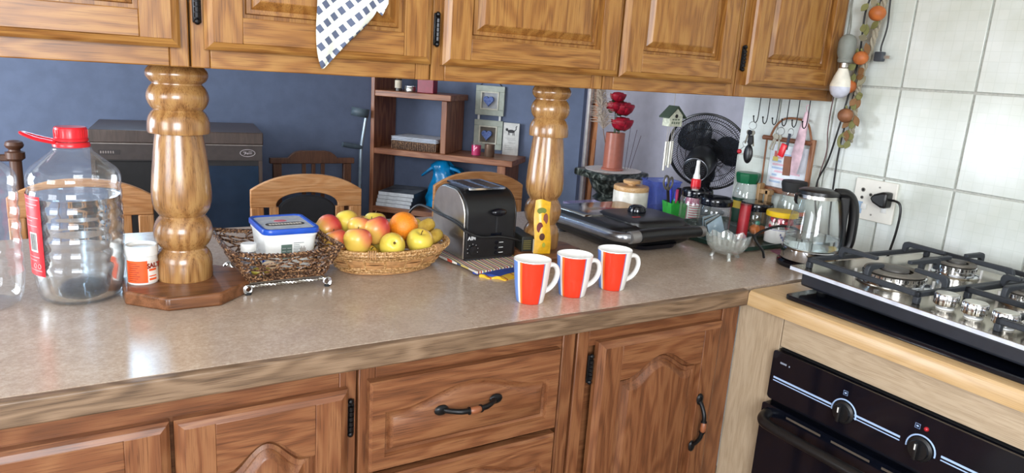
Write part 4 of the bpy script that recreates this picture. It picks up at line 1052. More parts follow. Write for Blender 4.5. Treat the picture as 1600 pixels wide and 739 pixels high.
for k, (c_, x, y, z_, s_) in enumerate((('#d8732a', -.018, -.018, .022, .02), ('#c86a2c', .006, -.022, .02, .017), ('#4a5a34', .022, -.01, .022, .018), ('#6a5a3c', 0, .012, .022, .022), ('#3f8a74', -.012, -.02, .042, .009), ('#5c5238', .012, .008, .045, .018))):
    q = MB(); q.ball((x, y, z_), s_, 8, 6, (1, .9, .8)); obj('sweet', q, mat('jar_fill_%d' % k, c_, .5), j)
# red tin leaning between the jars
r = thing('red_tin', 'slim red tube standing between the two black-lidded jars', 'tin', (1.716, .386, TZ2), .3)
obj('tube', MB().tube([(0, 0, 0), (.006, 0, .098)], .0165, 20), mat('tin_red', '#a3202a', .4), r)
obj('end_cap', MB().tube([(.006, 0, .098), (.0063, 0, .103)], .0172, 20), mat('tin_red_dark', '#7c1a20', .4), r)
# coffee jars
def coffee(label, loc, lidm, bands, rz=0, rad=.041, h=.178):
    r = thing('coffee_jar', label, 'jar', loc, rz)
    b_ = h-.032
    obj('glass_wall', MB().lathe([(0, .002), (rad*.8, 0), (rad*.97, .005), (rad, .012), (rad*1.02, b_*.55), (rad*.98, b_*.72), (rad*.84, b_*.9), (rad*.74, b_*.97), (rad*.74, b_)], (0, 0, 0), 32), glass, r)
    ld = obj('lid', MB().lathe([(rad*.7, b_-.002), (rad*.8, b_-.002), (rad*.92, b_+.02), (rad*.92, b_+.028), (rad*.85, h), (0, h)], (0, 0, 0), 8 if lidm[1] else 30), lidm[0], r, ang=30)
    lab = None
    for kb, (z0, z1, a0, a1, m_, nm) in enumerate(bands):
        o = obj(nm, MB().lathe([(rad*(1.035+.02*kb), z0), (rad*(1.035+.02*kb), z1)], (0, 0, 0), 16, a0=a0, a1=a1), m_, r if not lab else lab)
        lab = lab or o
    return r
coffee('coffee jar with a green faceted lid and yellow-banded label', (1.853, .505, TZ2), (mat('lid_green', '#0f5a38', .35), 1),
       [(.02, .098, 2.6, 5.9, mat('label_green', '#123a2a', .4), 'paper_label'), (.064, .088, 2.58, 5.92, mat('label_yellow', '#d2b03c', .4), 'label_band')])
r = coffee('coffee jar with a black lid and red label behind the kettle', (1.866, .338, TZ2), (black_mt, 0),
       [(.022, .088, 3.4, 5.6, mat('label_red', '#b53a2c', .4, col2='#d8743c', scale=30), 'paper_label'), (.050, .076, 4.1, 5.2, mat('label_black', '#26211f', .4), 'label_panel')])
lp = MB()
for k in range(3): lp.lathe([(.0437, .056+.006*k), (.0437, .058+.006*k)], (0, 0, 0), 6, a0=4.3, a1=5.0)
obj('label_print', lp, mat('print_beige', '#c8bca0', .5), r.children[2])
# sweets jar with yellow lid
r = thing('sweet_jar', 'jar with a yellow lid, red sweets and blue script on white', 'jar', (1.778, .298, TZ2), 0)
obj('jar_wall', MB().lathe([(0, .001), (.038, 0), (.042, .005), (.0425, .07), (.039, .08), (.038, .084)], (0, 0, 0), 32), glass, r)
obj('label_wrap', MB().lathe([(.0428, .004), (.043, .047)], (0, 0, 0), 32), ceram, r)
obj('label_line', MB().lathe([(.0432, .0435), (.0432, .0448)], (0, 0, 0), 32), mat('script_blue', '#2a3f94', .4), r)
a = -2.0
sc_ = [(a-.45+.9*k/40, .025+.006*math.sin(k*1.05)+.005*math.sin(k*.37+1)) for k in range(41)]
obj('label_script', MB().tube([(.0434*math.cos(q), .0434*math.sin(q), z_) for q, z_ in sc_], .0008, 5), mat('script_blue', ''), r)
obj('lid', MB().lathe([(.038, .082), (.0455, .082), (.046, .085), (.046, .094), (.0435, .097), (0, .0975)], (0, 0, 0), 36), mat('lid_yellow', '#dcb51c', .35), r)
rnd = random.Random(9)
for k in range(22):
    a = rnd.random()*2*PI; q = MB(); q.ball((.031*math.cos(a)*rnd.uniform(.85, 1.05), .031*math.sin(a)*rnd.uniform(.85, 1.05), .05+.022*rnd.random()), .0075, 7, 5)
    obj('sweet', q, [mat('sweet_red', '#c01830', .3), mat('sweet_pink', '#e06a80', .3), mat('sweet_white', '#e8d6cc', .3)][k % 5 if k % 5 < 3 else 0], r)
# glue bottle
r = thing('spray_bottle', 'pink bottle with a red collar and tall white nozzle', 'bottle', (1.706, .600-.006, ZC+.0055) if False else (1.752, .63, ZC))
obj('bottle_body', MB().lathe([(0, .001), (.024, 0), (.0265, .006), (.0265, .07), (.024, .09), (.018, .108), (.0125, .116), (.0125, .122)], (0, 0, 0), 28), clear('pink_clear', (.98, .62, .74), .6, .06, .05, .5, (.85, .25, .42)), r)
lb = obj('paper_label', MB().lathe([(.0268, .012), (.0268, .062)], (0, 0, 0), 16, a0=3.2, a1=5.2), white, r)
lp = MB()
for k in range(6): lp.lathe([(.027, .016+.008*k), (.027, .019+.008*k)], (0, 0, 0), 8, a0=3.4, a1=4.9)
obj('label_print', lp, mat('label_pinkred', '#c8304a', .5), lb)
obj('collar', MB().lathe([(.0125, .118), (.0165, .118), (.016, .142), (.013, .145), (0, .145)], (0, 0, 0), 24), red, r)
obj('nozzle', MB().lathe([(.0115, .145), (.0115, .155), (.0085, .162), (.006, .19), (.0065, .203), (.005, .206), (0, .206)], (0, 0, 0), 20), white, r)
# little wooden toy pieces standing on the jar lid area by the wall
r = thing('wooden_ornament', 'small wooden block ornament by the wall between the coffee jars', 'ornament', (1.872, .432, TZ2), 0)
wl_ = wood('ornament_wood', '#80603c', '#a07c50', '#b8946a', 'Z')
obj('upright', MB().box(-.012, .012, -.006, .006, 0, .135), wl_, r, bev=.002)
obj('upright', MB().box(-.012, .012, .028, .040, 0, .15), wl_, r, bev=.002)
obj('crosspiece', MB().box(-.012, .012, -.012, .028, .118, .133), wl_, r, bev=.002)
obj('foot', MB().box(-.016, .016, -.012, .046, 0, .006), wl_, r)
# pressed-glass bowl on feet
r = thing('glass_bowl', 'small footed pressed-glass bowl in front of the jar tray', 'bowl', (1.482, .232, ZC))
mb = MB(); n = 48; rings = []
for rad, z in ((.012, .018), (.03, .016), (.042, .024), (.049, .036), (.053, .05), (.055, .062), (.0535, .0625), (.050, .05), (.045, .036), (.037, .026), (.012, .022)):
    rings.append([(rad*(1+.05*math.cos(8*2*PI*k/n)*(z > .03)+.03*math.cos(24*2*PI*k/n))*math.cos(2*PI*k/n), rad*(1+.05*math.cos(8*2*PI*k/n)*(z > .03)+.03*math.cos(24*2*PI*k/n))*math.sin(2*PI*k/n), z+(.004*math.cos(8*2*PI*k/n) if z > .06 else 0)) for k in range(n)])
loft(mb, rings)
cut = clear('pressed_glass', (.93, .95, .93), .85, .16, .05, .1, (.85, .87, .84))
obj('bowl', mb, cut, r, ang=18)
for k in range(3):
    a = -2.2+k*2.09; obj('foot', MB().tube([(.03*math.cos(a), .03*math.sin(a), .02), (.037*math.cos(a), .037*math.sin(a), .008), (.039*math.cos(a), .039*math.sin(a), 0)], [.006, .005, .007], 8), cut, r)
# mauve cloth corner
tag(obj('napkin', loft(MB(), [[(0, 0, 0), (.09, -.03, 0), (.115, .05, 0), (.02, .06, 0)], [(0, 0, .0025), (.09, -.03, .0025), (.115, .05, .0025), (.02, .06, .0025)]]), mat('cloth_mauve', '#8a5468', .9, bump=.5, scale=200), None, loc=(1.665, .19, ZC)), 'mauve cloth lying between tray and kettle', 'napkin')

# ---- kettle
r = thing('kettle', 'glass electric kettle with a black handle and steel foot', 'kettle', (1.65, .10, ZC), -.72)
obj('power_base', MB().lathe([(0, 0), (.078, 0), (.08, .004), (.08, .012), (.074, .017), (0, .017)], (0, 0, 0), 40), black_gl, r)
obj('steel_foot', MB().lathe([(0, .018), (.07, .018), (.0715, .021), (.0715, .048), (.069, .05)], (0, 0, 0), 40), chrome, r)
obj('glass_body', MB().lathe([(.0695, .05), (.070, .06), (.068, .09), (.062, .13), (.054, .17), (.049, .188)], (0, 0, 0), 40), glass, r)
obj('water', MB().lathe([(0, .053), (.067, .053), (.068, .06), (.0665, .080), (0, .080)], (0, 0, 0), 40), water, r)
obj('heating_plate', MB().lathe([(0, .0505), (.068, .0505), (.068, .0525), (0, .0525)], (0, 0, 0), 32), steel, r)
obj('steel_band', MB().lathe([(.0495, .184), (.0505, .184), (.0495, .194), (.0485, .194)], (0, 0, 0), 40), steel, r)
obj('lid', MB().lathe([(.0505, .193), (.052, .195), (.051, .202), (.043, .206), (0, .207)], (0, 0, 0), 40), black, r)
hp = cr([(.04, 0, .200), (.066, 0, .200), (.084, 0, .184), (.093, 0, .15), (.095, 0, .1), (.092, 0, .066), (.078, 0, .044)], 6)
obj('handle', MB().tube(hp, [.0125]*len(hp), 12, flat=1.35), black, r)
hb = MB(); pts = [(.05, .194), (.073, .194), (.075, .17), (.076, .12), (.079, .075), (.083, .05), (.0705, .048), (.0708, .065), (.0688, .09), (.0628, .13), (.0548, .17), (.050, .188)]
hb.prism(pts, 'Y', -.019, .019); obj('handle_spine', hb, black, r, bev=.004)
obj('spout', MB().lathe([(.0555, .165), (.059, .172), (.059, .188), (.053, .191)], (0, 0, 0), 8, a0=PI-.35, a1=PI+.35), black, r)
tag(obj('kettle_lead', MB().tube(cr([(1.585, .19, .9045), (1.60, .21, .918), (1.605, .245, .95), (1.66, .232, .975), (1.70, .215, .978), (1.735, .20, .965), (1.74, .17, .93), (1.70, .14, .906)], 8), .0036, 8), black, None), 'black cable arching over the tray behind the kettle', 'cable')

# ---- gas hob
HZ = .0
r0 = tag(obj('glass_hob', MB().prism(rrect(1.332, 1.88, -.70, -.075, .012), 'Z', .9003, .911), black_gl, None, bev=.002), 'shiny black glass hob plate lying under the gas hob', 'hob')
r = thing('gas_hob', 'steel gas hob with cast-iron grates and three chrome knobs in view', 'hob', (1.387, -.036, .9115), -.078)
# local x: into the worktop (depth), local -y: along the front
W, D, T = .70, .475, .0505
obj('black_box', MB().box(.008, D-.02, -W+.025, -.03, .0105, T-.008), mat('hob_case', '#23262e', .4), r, bev=.006)
for x in (.05, D-.06):
    for y in (-.06, -W+.06): obj('foot', MB().lathe([(0, 0), (.012, 0), (.012, .0105), (0, .0105)], (x, y, -.0003), 14), black_mt, r)
tp = obj('steel_top', MB().prism(rrect(0, D, -W, 0, .006), 'Z', T-.008, T), mat('hob_steel', '#b6ad9c', .22, metal=1, var=.03, scale=8), r, bev=.002)
obj('bright_edge', MB().box(-.0012, .0006, -W+.004, -.004, T-.0085, T-.0008), mat('edge_bright', '#dfe6f4', .35, metal=.3), r)
def burner(x, y, k):
    b_ = obj('burner', MB().lathe([(0, 0), (.062*k, 0), (.064*k, .003), (.056*k, .005), (.05*k, .006), (.05*k, .012), (.0535*k, .014), (.0535*k, .022), (.049*k, .024), (0, .024)], (x, y, T), 40), chrome, r)
    obj('burner_cap', MB().lathe([(.028*k, .0242), (.0505*k, .0242), (.052*k, .0262), (.0505*k, .029), (.042*k, .0298), (.03*k, .0288)], (x, y, T), 40), mat('burner_cap', '#6b655c', .5, metal=.3), b_)
    obj('burner_crown', MB().lathe([(0, .0242), (.022*k, .0242), (.024*k, .029), (.023*k, .0325), (0, .0338)], (x, y, T), 32), mat('burner_crown', '#4c4946', .5, metal=.3), b_)
    sl_ = MB()
    for q in range(36):
        a = 2*PI*q/36; sl_.box(.0530*k, .0539*k, -.0009, .0009, T+.0165, T+.0215, M=Matrix.Translation((x, y, 0)) @ Matrix.Rotation(a, 4, 'Z'))
    o = obj('flame_ports', sl_, black_mt, b_); o['kind'] = 'stuff'
    for a in (2.3, 5.2): obj('igniter', MB().tube([(x+.064*k*math.cos(a), y+.064*k*math.sin(a), T), (x+.064*k*math.cos(a), y+.064*k*math.sin(a), T+.02)], .003, 8), ceram, b_)
burner(.125, -.172, 1.18); burner(.355, -.165, .8); burner(.13, -.56, .8); burner(.355, -.55, 1.0); burner(.27, -.36, .7)
def grate(x0, x1, y0, y1, centres):
    g = MB(); h = T+.047; b_ = .006
    def bar(p, q, w_=b_, hh=.006):
        p, q = Vector(p), Vector(q); g.tube([p, q], w_, 4)
    mbx = MB()
    for p, q in (((x0, y0), (x1, y0)), ((x1, y0), (x1, y1)), ((x1, y1), (x0, y1)), ((x0, y1), (x0, y0))):
        mbx.box(min(p[0], q[0])-.005, max(p[0], q[0])+.005, min(p[1], q[1])-.005, max(p[1], q[1])+.005, T+.014, T+.025)
    for x in (x0, x1):
        for y in (y0, y1): mbx.box(x-.006, x+.006, y-.006, y+.006, T, T+.0145)
    go = obj('grate', mbx, iron, r, bev=.002)
    for cx, cy, k in centres:
        for dx, dy in ((1, 0), (-1, 0), (0, 1), (0, -1)):
            # finger: climbs out of the frame, bends over and runs towards the burner
            ex = {1: x1, -1: x0, 0: cx}[dx]; ey = {1: y1, -1: y0, 0: cy}[dy]
            e = Vector((ex, ey, 0)); s_ = Vector((cx+dx*.03*k, cy+dy*.03*k, 0)); L = (s_-e).length
            if L > .19: e = s_+(e-s_).normalized()*.105
            d = (s_-e).normalized(); up = Vector((0, 0, 1)); n_ = d.cross(up)*.0052
            pr = [(0, T+.02), (0, h-.01), (.003, h-.003), (.010, h), ((s_-e).length, h-.001), ((s_-e).length, h-.009), (.018, h-.012), (.0125, h-.016), (.0115, T+.02)]
            vs = [e+d*a+up*z+n_*q for q in (1, -1) for a, z in pr]; m_ = len(pr)
            fm = MB().add(vs, [tuple(range(m_)), tuple(range(2*m_-1, m_-1, -1))]+[(i, (i+1) % m_, m_+(i+1) % m_, m_+i) for i in range(m_)])
            obj('finger', fm, iron, go, bev=.0015)
grate(.03, .455, -.29, -.03, ((.125, -.172, 1.5), (.355, -.165, 1.0)))
grate(.18, .455, -.435, -.30, ((.29, -.365, .9),))
grate(.03, .455, -.68, -.445, ((.13, -.56, 1.0), (.355, -.55, 1.2)))
def flute(x, y):
    n = 84; rings = []
    for rad, z, fl in ((.0115, .0, 0), (.0125, .006, 0), (.0115, .0075, 0), (.0205, .0085, .03), (.0215, .0105, .035), (.0215, .028, .035), (.0205, .0295, .03)):
        rings.append([(x+rad*(1+fl*math.cos(14*2*PI*k/n))*math.cos(2*PI*k/n), y+rad*(1+fl*math.cos(14*2*PI*k/n))*math.sin(2*PI*k/n), T+z) for k in range(n)])
    k_ = obj('knob', loft(MB(), rings), chrome, r)
    obj('knob_top', MB().lathe([(0, T+.0297), (.0195, T+.0297), (.019, T+.031), (0, T+.031)], (x, y, 0), 30), mat('knob_face', '#c9c6bd', .3, metal=.9), k_)
    obj('knob_seal', MB().lathe([(.0125, T+.0003), (.0165, T+.0003), (.016, T+.003), (.0125, T+.004)], (x, y, 0), 24), white, k_)
for y in (-.328, -.383, -.438, -.493, -.548): flute(.062, y)

# ---- wall socket, plugs
r = thing('wall_socket', 'white square socket plate with round pin holes beside the kettle', 'socket', (1.9195, .108, 1.064))
obj('plate', MB().prism(rrect(-.062, .062, -.058, .058, .004), 'X', -.009, 0), mat('socket_white', '#e3e0d6', .35, var=.02), r, bev=.002)
for y, z_, rad in ((.035, .026, .0058), (.035, .004, .0046), (.0105, .0155, .0046)):
    h_ = obj('pin_hole', MB().lathe([(rad*.62, 0), (rad, 0), (rad*1.02, .0012), (rad*.62, .0014)], (-.009, y, z_), 20, axis_mat((-1, 0, 0))), mat('hole_grey', '#6e6a62', .5), r)
    obj('hole', MB().lathe([(0, 0), (rad*.62, 0), (rad*.62, .0008), (0, .0008)], (-.009, y, z_), 16, axis_mat((-1, 0, 0))), black_mt, h_)
for y in (.024, -.036): obj('rocker_switch', MB().box(-.013, -.0088, y-.008, y+.008, -.028, -.012, ch=.0015), white, r)
obj('blue_sticker', MB().box(-.0096, -.0088, .030, .055, -.042, -.008), mat('sticker_blue', '#9db6d0', .4), r)
for y, z_ in ((-.012, .04), (.0, -.04)): obj('screw', MB().lathe([(0, 0), (.0028, 0), (.0026, .001), (0, .0012)], (-.009, y, z_), 12, axis_mat((-1, 0, 0))), mat('screw_grey', '#8d8a84', .4, metal=.7), r)
r = thing('plug', 'black three-pin plug in the wall socket with its cable', 'plug', (1.91, .07, 1.075))
mb = MB(); pts = [(.032, .0), (.022, .012), (-.002, .022), (-.018, .022), (-.018, -.022), (-.002, -.022), (.022, -.012)]
mb.prism(pts, 'X', -.034, -.0005); obj('plug_body', mb, black, r, bev=.006)
obj('cable', MB().tube(cr([(-.018, -.015, .002), (-.02, -.035, .003), (-.02, -.05, -.004), (-.02, -.056, -.03), (-.018, -.053, -.08), (-.016, -.046, -.125), (-.015, -.04, -.16)], 6), .0033, 8), black, r)
# ---- hook rail under the last cabinet with keys
for i in range(6):
    y = .477-.0355*i; x = 1.826
    o = obj('key_hook', MB().tube(cr([(0, 0, 0), (0, 0, -.035), (-.001, 0, -.068), (-.008, 0, -.08), (-.017, 0, -.076), (-.021, 0, -.062)], 5), .0016, 6), bronze, None, loc=(x, y, UZ0-.0002))
    nm = ['nearest the lilac wall', 'second from the lilac wall', 'third from the lilac wall', 'fourth from the lilac wall', 'fifth from the lilac wall', 'nearest the hanging bulb'][i]
    tag(o, 'thin black J-shaped hook under the cabinet, '+nm, 'hook', 'key hooks under the cabinet'); obj('hook_tip', MB().ball((-.021, 0, -.061), .0028, 8, 6), bronze, o)
keym = mat('key_brass_grey', '#8f8878', .35, metal=.8); ringm = mat('ring_steel', '#9a9a98', .3, metal=.9)
def ring(c, rad, d, t_=.0009): 
    M3 = axis_mat(d); return MB().tube([Vector(c)+M3 @ Vector((rad*math.cos(a), rad*math.sin(a), 0)) for a in [2*PI*k/20 for k in range(20)]], t_, 5, closed=True)
def key(parent, top, ang, L=.045, m_=None):
    mb = MB(); M4 = Matrix.Translation(top) @ Matrix.Rotation(ang, 4, 'X')
    mb.prism([(.0085*math.cos(a), -.008+.008*math.sin(a)) for a in [2*PI*k/14 for k in range(14)]], 'X', -.001, .001, M=M4)
    mb.box(-.001, .001, -.0028, .0028, -L, -.014, M=M4); obj('key', mb, m_ or keym, parent)
r = thing('car_keys', 'bunch of keys with a black car remote on the leftmost hook', 'keys', (1.807, .477, 1.24))
obj('key_ring', ring((0, 0, -.004), .012, (1, .3, 0)), ringm, r)
key(r, (-.002, .008, -.018), .25); key(r, (-.004, -.006, -.018), -.2, .05); key(r, (-.006, .002, -.018), .05, .04, bronze)
obj('car_remote', MB().ball((-.008, -.004, -.092), .02, 16, 10, (.45, .85, 1.5)), black, r)
obj('second_fob', MB().ball((-.008, -.006, -.05), .012, 12, 8, (.4, .8, 1.4)), black_mt, r)
obj('split_ring', ring((-.008, .012, -.062), .009, (1, .2, .1)), ringm, r)
obj('red_bead', MB().ball((-.012, .028, -.088), .0075, 14, 10), mat('bead_red', '#b82430', .3), r)
obj('bead_chain', MB().tube(cr([(-.008, .014, -.07), (-.011, .022, -.078), (-.012, .028, -.088), (-.012, .03, -.115)], 4), .001, 5), ringm, r)
r = thing('house_keys', 'ring of grey door keys on a middle hook', 'keys', (1.807, .3705, 1.238))
obj('key_ring', ring((0, 0, -.008), .0115, (1, .2, 0)), ringm, r)
key(r, (-.002, .012, -.017), .35, .052); key(r, (-.004, -.002, -.018), -.05, .055); key(r, (-.006, .006, -.018), .2, .05)
r = thing('tagged_keys', 'keys with a red clip and a brown leather tag on the right', 'keys', (1.807, .335, 1.238))
obj('key_ring', ring((0, 0, -.008), .0115, (1, -.2, 0)), ringm, r)
obj('strap', MB().box(-.003, 0, -.004, .004, -.06, -.012, M=Matrix.Rotation(.1, 4, 'X')), mat('strap_navy', '#2c2f3c', .6), r)
obj('red_clip', MB().box(-.008, .0, -.010, .010, -.085, -.045, M=Matrix.Rotation(.25, 4, 'X'), ch=.003), red, r)
obj('leather_tag', MB().box(-.006, -.002, -.014, .010, -.135, -.078, M=Matrix.Rotation(-.05, 4, 'X')), mat('leather_brown', '#7a4a30', .6), r)
# ---- wooden letter rack hanging on the tiles
r = thing('letter_rack', 'cane and wood letter rack holding a printed card, hung on the tiles', 'letter rack', (1.9195, .405, 1.03))
rw = wood('rack_wood', '#5a3420', '#7a4a30', '#946244', 'Y'); rwz = wood('rack_wood_upright', '#6a4028', '#8a5a3c', '#a5734e', 'Z'); cane = mat('cane_brown', '#8a5a3a', .5)
obj('top_bar', MB().tube([(-.02, .10, .168), (-.02, -.085, .168)], .0075, 12), rw, r)
obj('bottom_bar', MB().box(-.03, -.001, -.085, .09, 0, .016), rw, r, bev=.002)
obj('right_post', MB().box(-.026, -.014, -.092, -.078, 0, .18), rwz, r, bev=.002)
obj('left_cane', MB().tube([(-.02, .082, .01), (-.02, .086, .168)], .003, 8), cane, r)
obj('arch_handle', MB().tube(cr([(-.02, .075, .168), (-.02, .06, .205), (-.02, .03, .232), (-.02, -.02, .236), (-.02, -.055, .225), (-.02, -.072, .19), (-.02, -.078, .168)], 6), .0035, 8), cane, r)
card = obj('card', MB().box(-.0125, -.011, -.07, .07, .0165, .15), mat('card_white', '#dfe4ea', .6), r)
cp = [mat('card_blue', '#a9bfdc', .6), mat('card_pink', '#e2b8c4', .6), mat('card_yellow', '#dcc86a', .6), mat('card_red', '#c86a62', .6)]
rnd = random.Random(4)
for k in range(9): q = MB(); q.box(-.0131, -.0124, .062-.10*rnd.random()-.02, .062-.02*rnd.random(), .03+.011*k, .036+.011*k); obj('card_print', q, cp[k % 2], card)
obj('card_figure', MB().box(-.0132, -.0124, .038, .058, .098, .112), cp[2], card); obj('card_figure', MB().box(-.0132, -.0124, .042, .054, .112, .13), cp[3], card)
r = thing('pink_ribbon_bag', 'pink gauze sachet hanging at the right of the letter rack', 'sachet', (1.89, .345, 1.29))
mb = MB(); rings = []
for k in range(12):
    v = k/11; w_ = .005+.017*math.sin(PI*min(1, v*.75+.05))*(.5+.5*v); rings.append([((.006+.004*math.sin(6*v))*math.cos(a)-.008, w_*math.sin(a)+.02*v, -.19*v) for a in [2*PI*j/12 for j in range(12)]])
loft(mb, rings); obj('gauze', mb, mat('gauze_pink', '#dcbcc6', .8, var=.15), r)
obj('loop', MB().tube(cr([(-.008, 0, 0), (-.008, .006, .018), (-.008, -.006, .018)], 5, True), .0018, 6, closed=True), mat('gauze_pink', ''), r)

# ---- bulb in a holder, cables and rope of fruit
r = thing('pendant_bulb', 'white LED bulb in a grey lamp holder hanging at the cabinet end', 'bulb', (1.845, .225, 1.37))
obj('globe', MB().lathe([(0, -.032), (.012, -.03), (.022, -.022), (.0275, -.01), (.0285, 0)], (0, 0, 0), 28), mat('bulb_frosted', '#cfd2e0', .25), r, ang=80)
obj('bulb_body', MB().lathe([(.0286, 0), (.0275, .008), (.022, .026), (.0145, .044), (.0125, .05)], (0, 0, 0), 28), mat('bulb_white', '#e6e2d4', .4), r, ang=60)
obj('screw_cap', MB().lathe([(.012, .05), (.0128, .052), (.012, .054), (.0128, .057), (.012, .06), (.0125, .066)], (0, 0, 0), 20), steel, r)
obj('holder', MB().lathe([(.012, .064), (.0185, .066), (.02, .074), (.0185, .076), (.0205, .082), (.0235, .092), (.024, .12), (.021, .13), (.015, .138), (.006, .142), (0, .142)], (0, 0, 0), 24), mat('holder_grey', '#7d817a', .6), r)
obj('flex', MB().tube(cr([(0, 0, .14), (.004, .002, .16), (-.004, .0, .19), (-.008, .004, .22), (.004, .004, .26), (.02, 0, .3)], 6), .0024, 6), mat('flex_grey', '#7a7c74', .6), r)
def cable(label, pts, rad=.0028, m_=black, g='cables at the cabinet end', nm='hanging_cable'):
    return tag(obj(nm, MB().tube(cr(pts, 7), rad, 7), m_, None), label, 'cable', g)
cable('black cable crossing down to the kettle, left strand', [(1.897, .205, 1.64), (1.897, .222, 1.573), (1.893, .215, 1.452), (1.893, .228, 1.345), (1.893, .245, 1.226), (1.897, .262, 1.15), (1.898, .285, 1.085), (1.90, .275, 1.0), (1.90, .24, .91)])
cable('black cable hanging straight behind the kettle', [(1.903, .185, 1.64), (1.903, .19, 1.5), (1.903, .21, 1.40), (1.903, .225, 1.3), (1.904, .235, 1.2), (1.905, .235, 1.1), (1.905, .23, 1.0), (1.905, .22, .91)])
cable('thin two-colour wire hanging left of the black cables', [(1.90, .26, 1.40), (1.90, .278, 1.342), (1.90, .28, 1.25), (1.90, .272, 1.18), (1.9, .284, 1.1), (1.90, .28, 1.02)], .0018, mat('wire_maroon', '#5a3a3a', .5))
r = thing('adapter_lead', 'short black lead with a small plug dangling on the tiles', 'cable', (1.89, .149, 1.455))
obj('lead', MB().tube(cr([(0, .0, .2), (0, .002, .15), (0, -.003, .08), (0, .004, .03), (0, .003, .015)], 6), .0024, 7), black, r)
obj('small_plug', MB().box(-.012, .006, -.010, .014, -.012, .014, ch=.003), mat('plug_slate', '#3a4048', .5), r); obj('pin', MB().box(-.004, .0, -.026, -.010, -.004, .004), steel, r)
r = thing('fruit_garland', 'plaited rope garland with dried orange fruits and leaves on the tiles', 'garland', (1.885, .19, 1.20))
rp_m = mat('rope_beige', '#9a9280', .8, bump=.5, scale=200); leaf_m = mat('leaf_dry', '#7c7c4c', .7); br_m = mat('dry_brown', '#84603c', .7)
path = cr([(0, -.030, .44), (0, -.022, .37), (0, -.012, .29), (0, .004, .2), (0, .006, .14), (0, .004, .08), (0, .004, .02)], 12)
rope = MB()
for ph in (0, 2.09, 4.19):
    rope.tube([(p.x+.005*math.cos(i*.75+ph), p.y+.005*math.sin(i*.75+ph), p.z) for i, p in enumerate(path)], .0042, 6)
obj('rope', rope, rp_m, r)
for y, z_, rad, c_ in ((-.026, .367, .021, '#b8662e'), (.0, .25, .0195, '#bc6a34'), (.022, .172, .020, '#a85a2a'), (.016, .092, .021, '#8a5a3c')):
    f_o = obj('dried_fruit', MB().ball((-.022, y, z_), rad, 18, 12, (1, 1.05, .95)), mat('fruit_'+c_[1:], c_, .55, var=.15), r)
    obj('fruit_stalk', MB().tube([(-.022, y, z_+rad*.9), (-.02, y+.004, z_+rad*1.25)], .003, 6), leaf_m, f_o)
for y, z_, rz_, c_ in ((.018, .385, .6, 0), (.012, .33, -.4, 0), (.026, .225, .9, 0), (-.004, .215, -.7, 1), (-.012, .148, -.5, 0), (.004, .13, .5, 1), (-.004, .068, -.3, 0), (-.006, .035, -.9, 0), (.008, .04, .8, 0), (.0, .012, .2, 0)):
    q = MB(); M4 = Matrix.Translation((-.016, y, z_)) @ Matrix.Rotation(rz_, 4, 'X') @ Matrix.Rotation(.3, 4, 'Y')
    o_ = [(math.sin(PI*t_)*.010, -.026*t_+.013) for t_ in [k/6 for k in range(7)]]+[(-math.sin(PI*t_)*.010, -.026*t_+.013) for t_ in [k/6 for k in range(5, 0, -1)]]
    q.prism(o_, 'X', -.001, .001, M=M4); obj('leaf', q, [leaf_m, br_m][c_], r)
rnd = random.Random(21)
for k in range(20):
    p = path[rnd.randrange(8, len(path))]; q = MB(); M4 = Matrix.Translation((p.x-.012-.008*rnd.random(), p.y+rnd.uniform(-.022, .024), p.z)) @ Matrix.Rotation(rnd.uniform(-1.4, 1.4), 4, 'X') @ Matrix.Rotation(rnd.uniform(-.5, .5), 4, 'Y')
    o_ = [(math.sin(PI*t_)*.009, -.034*t_+.017) for t_ in [j/6 for j in range(7)]]+[(-math.sin(PI*t_)*.009, -.034*t_+.017) for t_ in [j/6 for j in range(5, 0, -1)]]
    q.prism(o_, 'X', -.001, .001, M=M4); obj('leaf', q, [leaf_m, br_m, mat('leaf_grey', '#8d8870', .7)][k % 3], r)
obj('tail_loop', MB().tube(cr([(-.012, .004, .05), (-.014, .028, .03), (-.014, .024, .005), (-.012, .0, .01)], 6), .0045, 7), leaf_m, r)

# ---- dish towel hung over the cabinet door
t = NT('checked_towel'); tc = t.node('ShaderNodeTexCoord'); mp = t.node('ShaderNodeMapping'); mp.inputs['Rotation'].default_value = (0, .70, 0)
t.link(tc.outputs['Object'], mp.inputs['Vector']); sp = t.node('ShaderNodeSeparateXYZ'); t.link(mp.outputs[0], sp.inputs[0])
def fr(o, k, th):
    a = t.node('ShaderNodeMath', operation='MULTIPLY'); a.inputs[1].default_value = k; t.link(o, a.inputs[0])
    b_ = t.node('ShaderNodeMath', operation='FRACT'); t.link(a.outputs[0], b_.inputs[0])
    c_ = t.node('ShaderNodeMath', operation='LESS_THAN'); c_.inputs[1].default_value = th; t.link(b_.outputs[0], c_.inputs[0]); return c_.outputs[0]
f1, f2 = fr(sp.outputs[2], 40, .5), fr(sp.outputs[0], 56, .6)
mm = t.node('ShaderNodeMath', operation='MULTIPLY'); t.link(f1, mm.inputs[0]); t.link(f2, mm.inputs[1])
mxn = t.node('ShaderNodeMix', data_type='RGBA'); t.link(mm.outputs[0], mxn.inputs[0]); mxn.inputs[6].default_value = lin('#dfe3d6'); mxn.inputs[7].default_value = lin('#586077')
t.link(mxn.outputs[2], t.b.inputs['Base Color']); t.b.inputs['Roughness'].default_value = .9
bpn = t.node('ShaderNodeBump', i_Strength=.4, i_Distance=.002); t.link(f1, bpn.inputs['Height']); t.link(bpn.outputs[0], t.b.inputs['Normal'])
towel_m = t.m
r = thing('dish_towel', 'white and blue-grey checked dish towel hanging over an upper cabinet door', 'towel', (.43, .262, 1.34))
L = [(.378-.43, .13), (.3755-.43, .065), (.378-.43, .027), (.384-.43, .004), (.388-.43, -.003)]
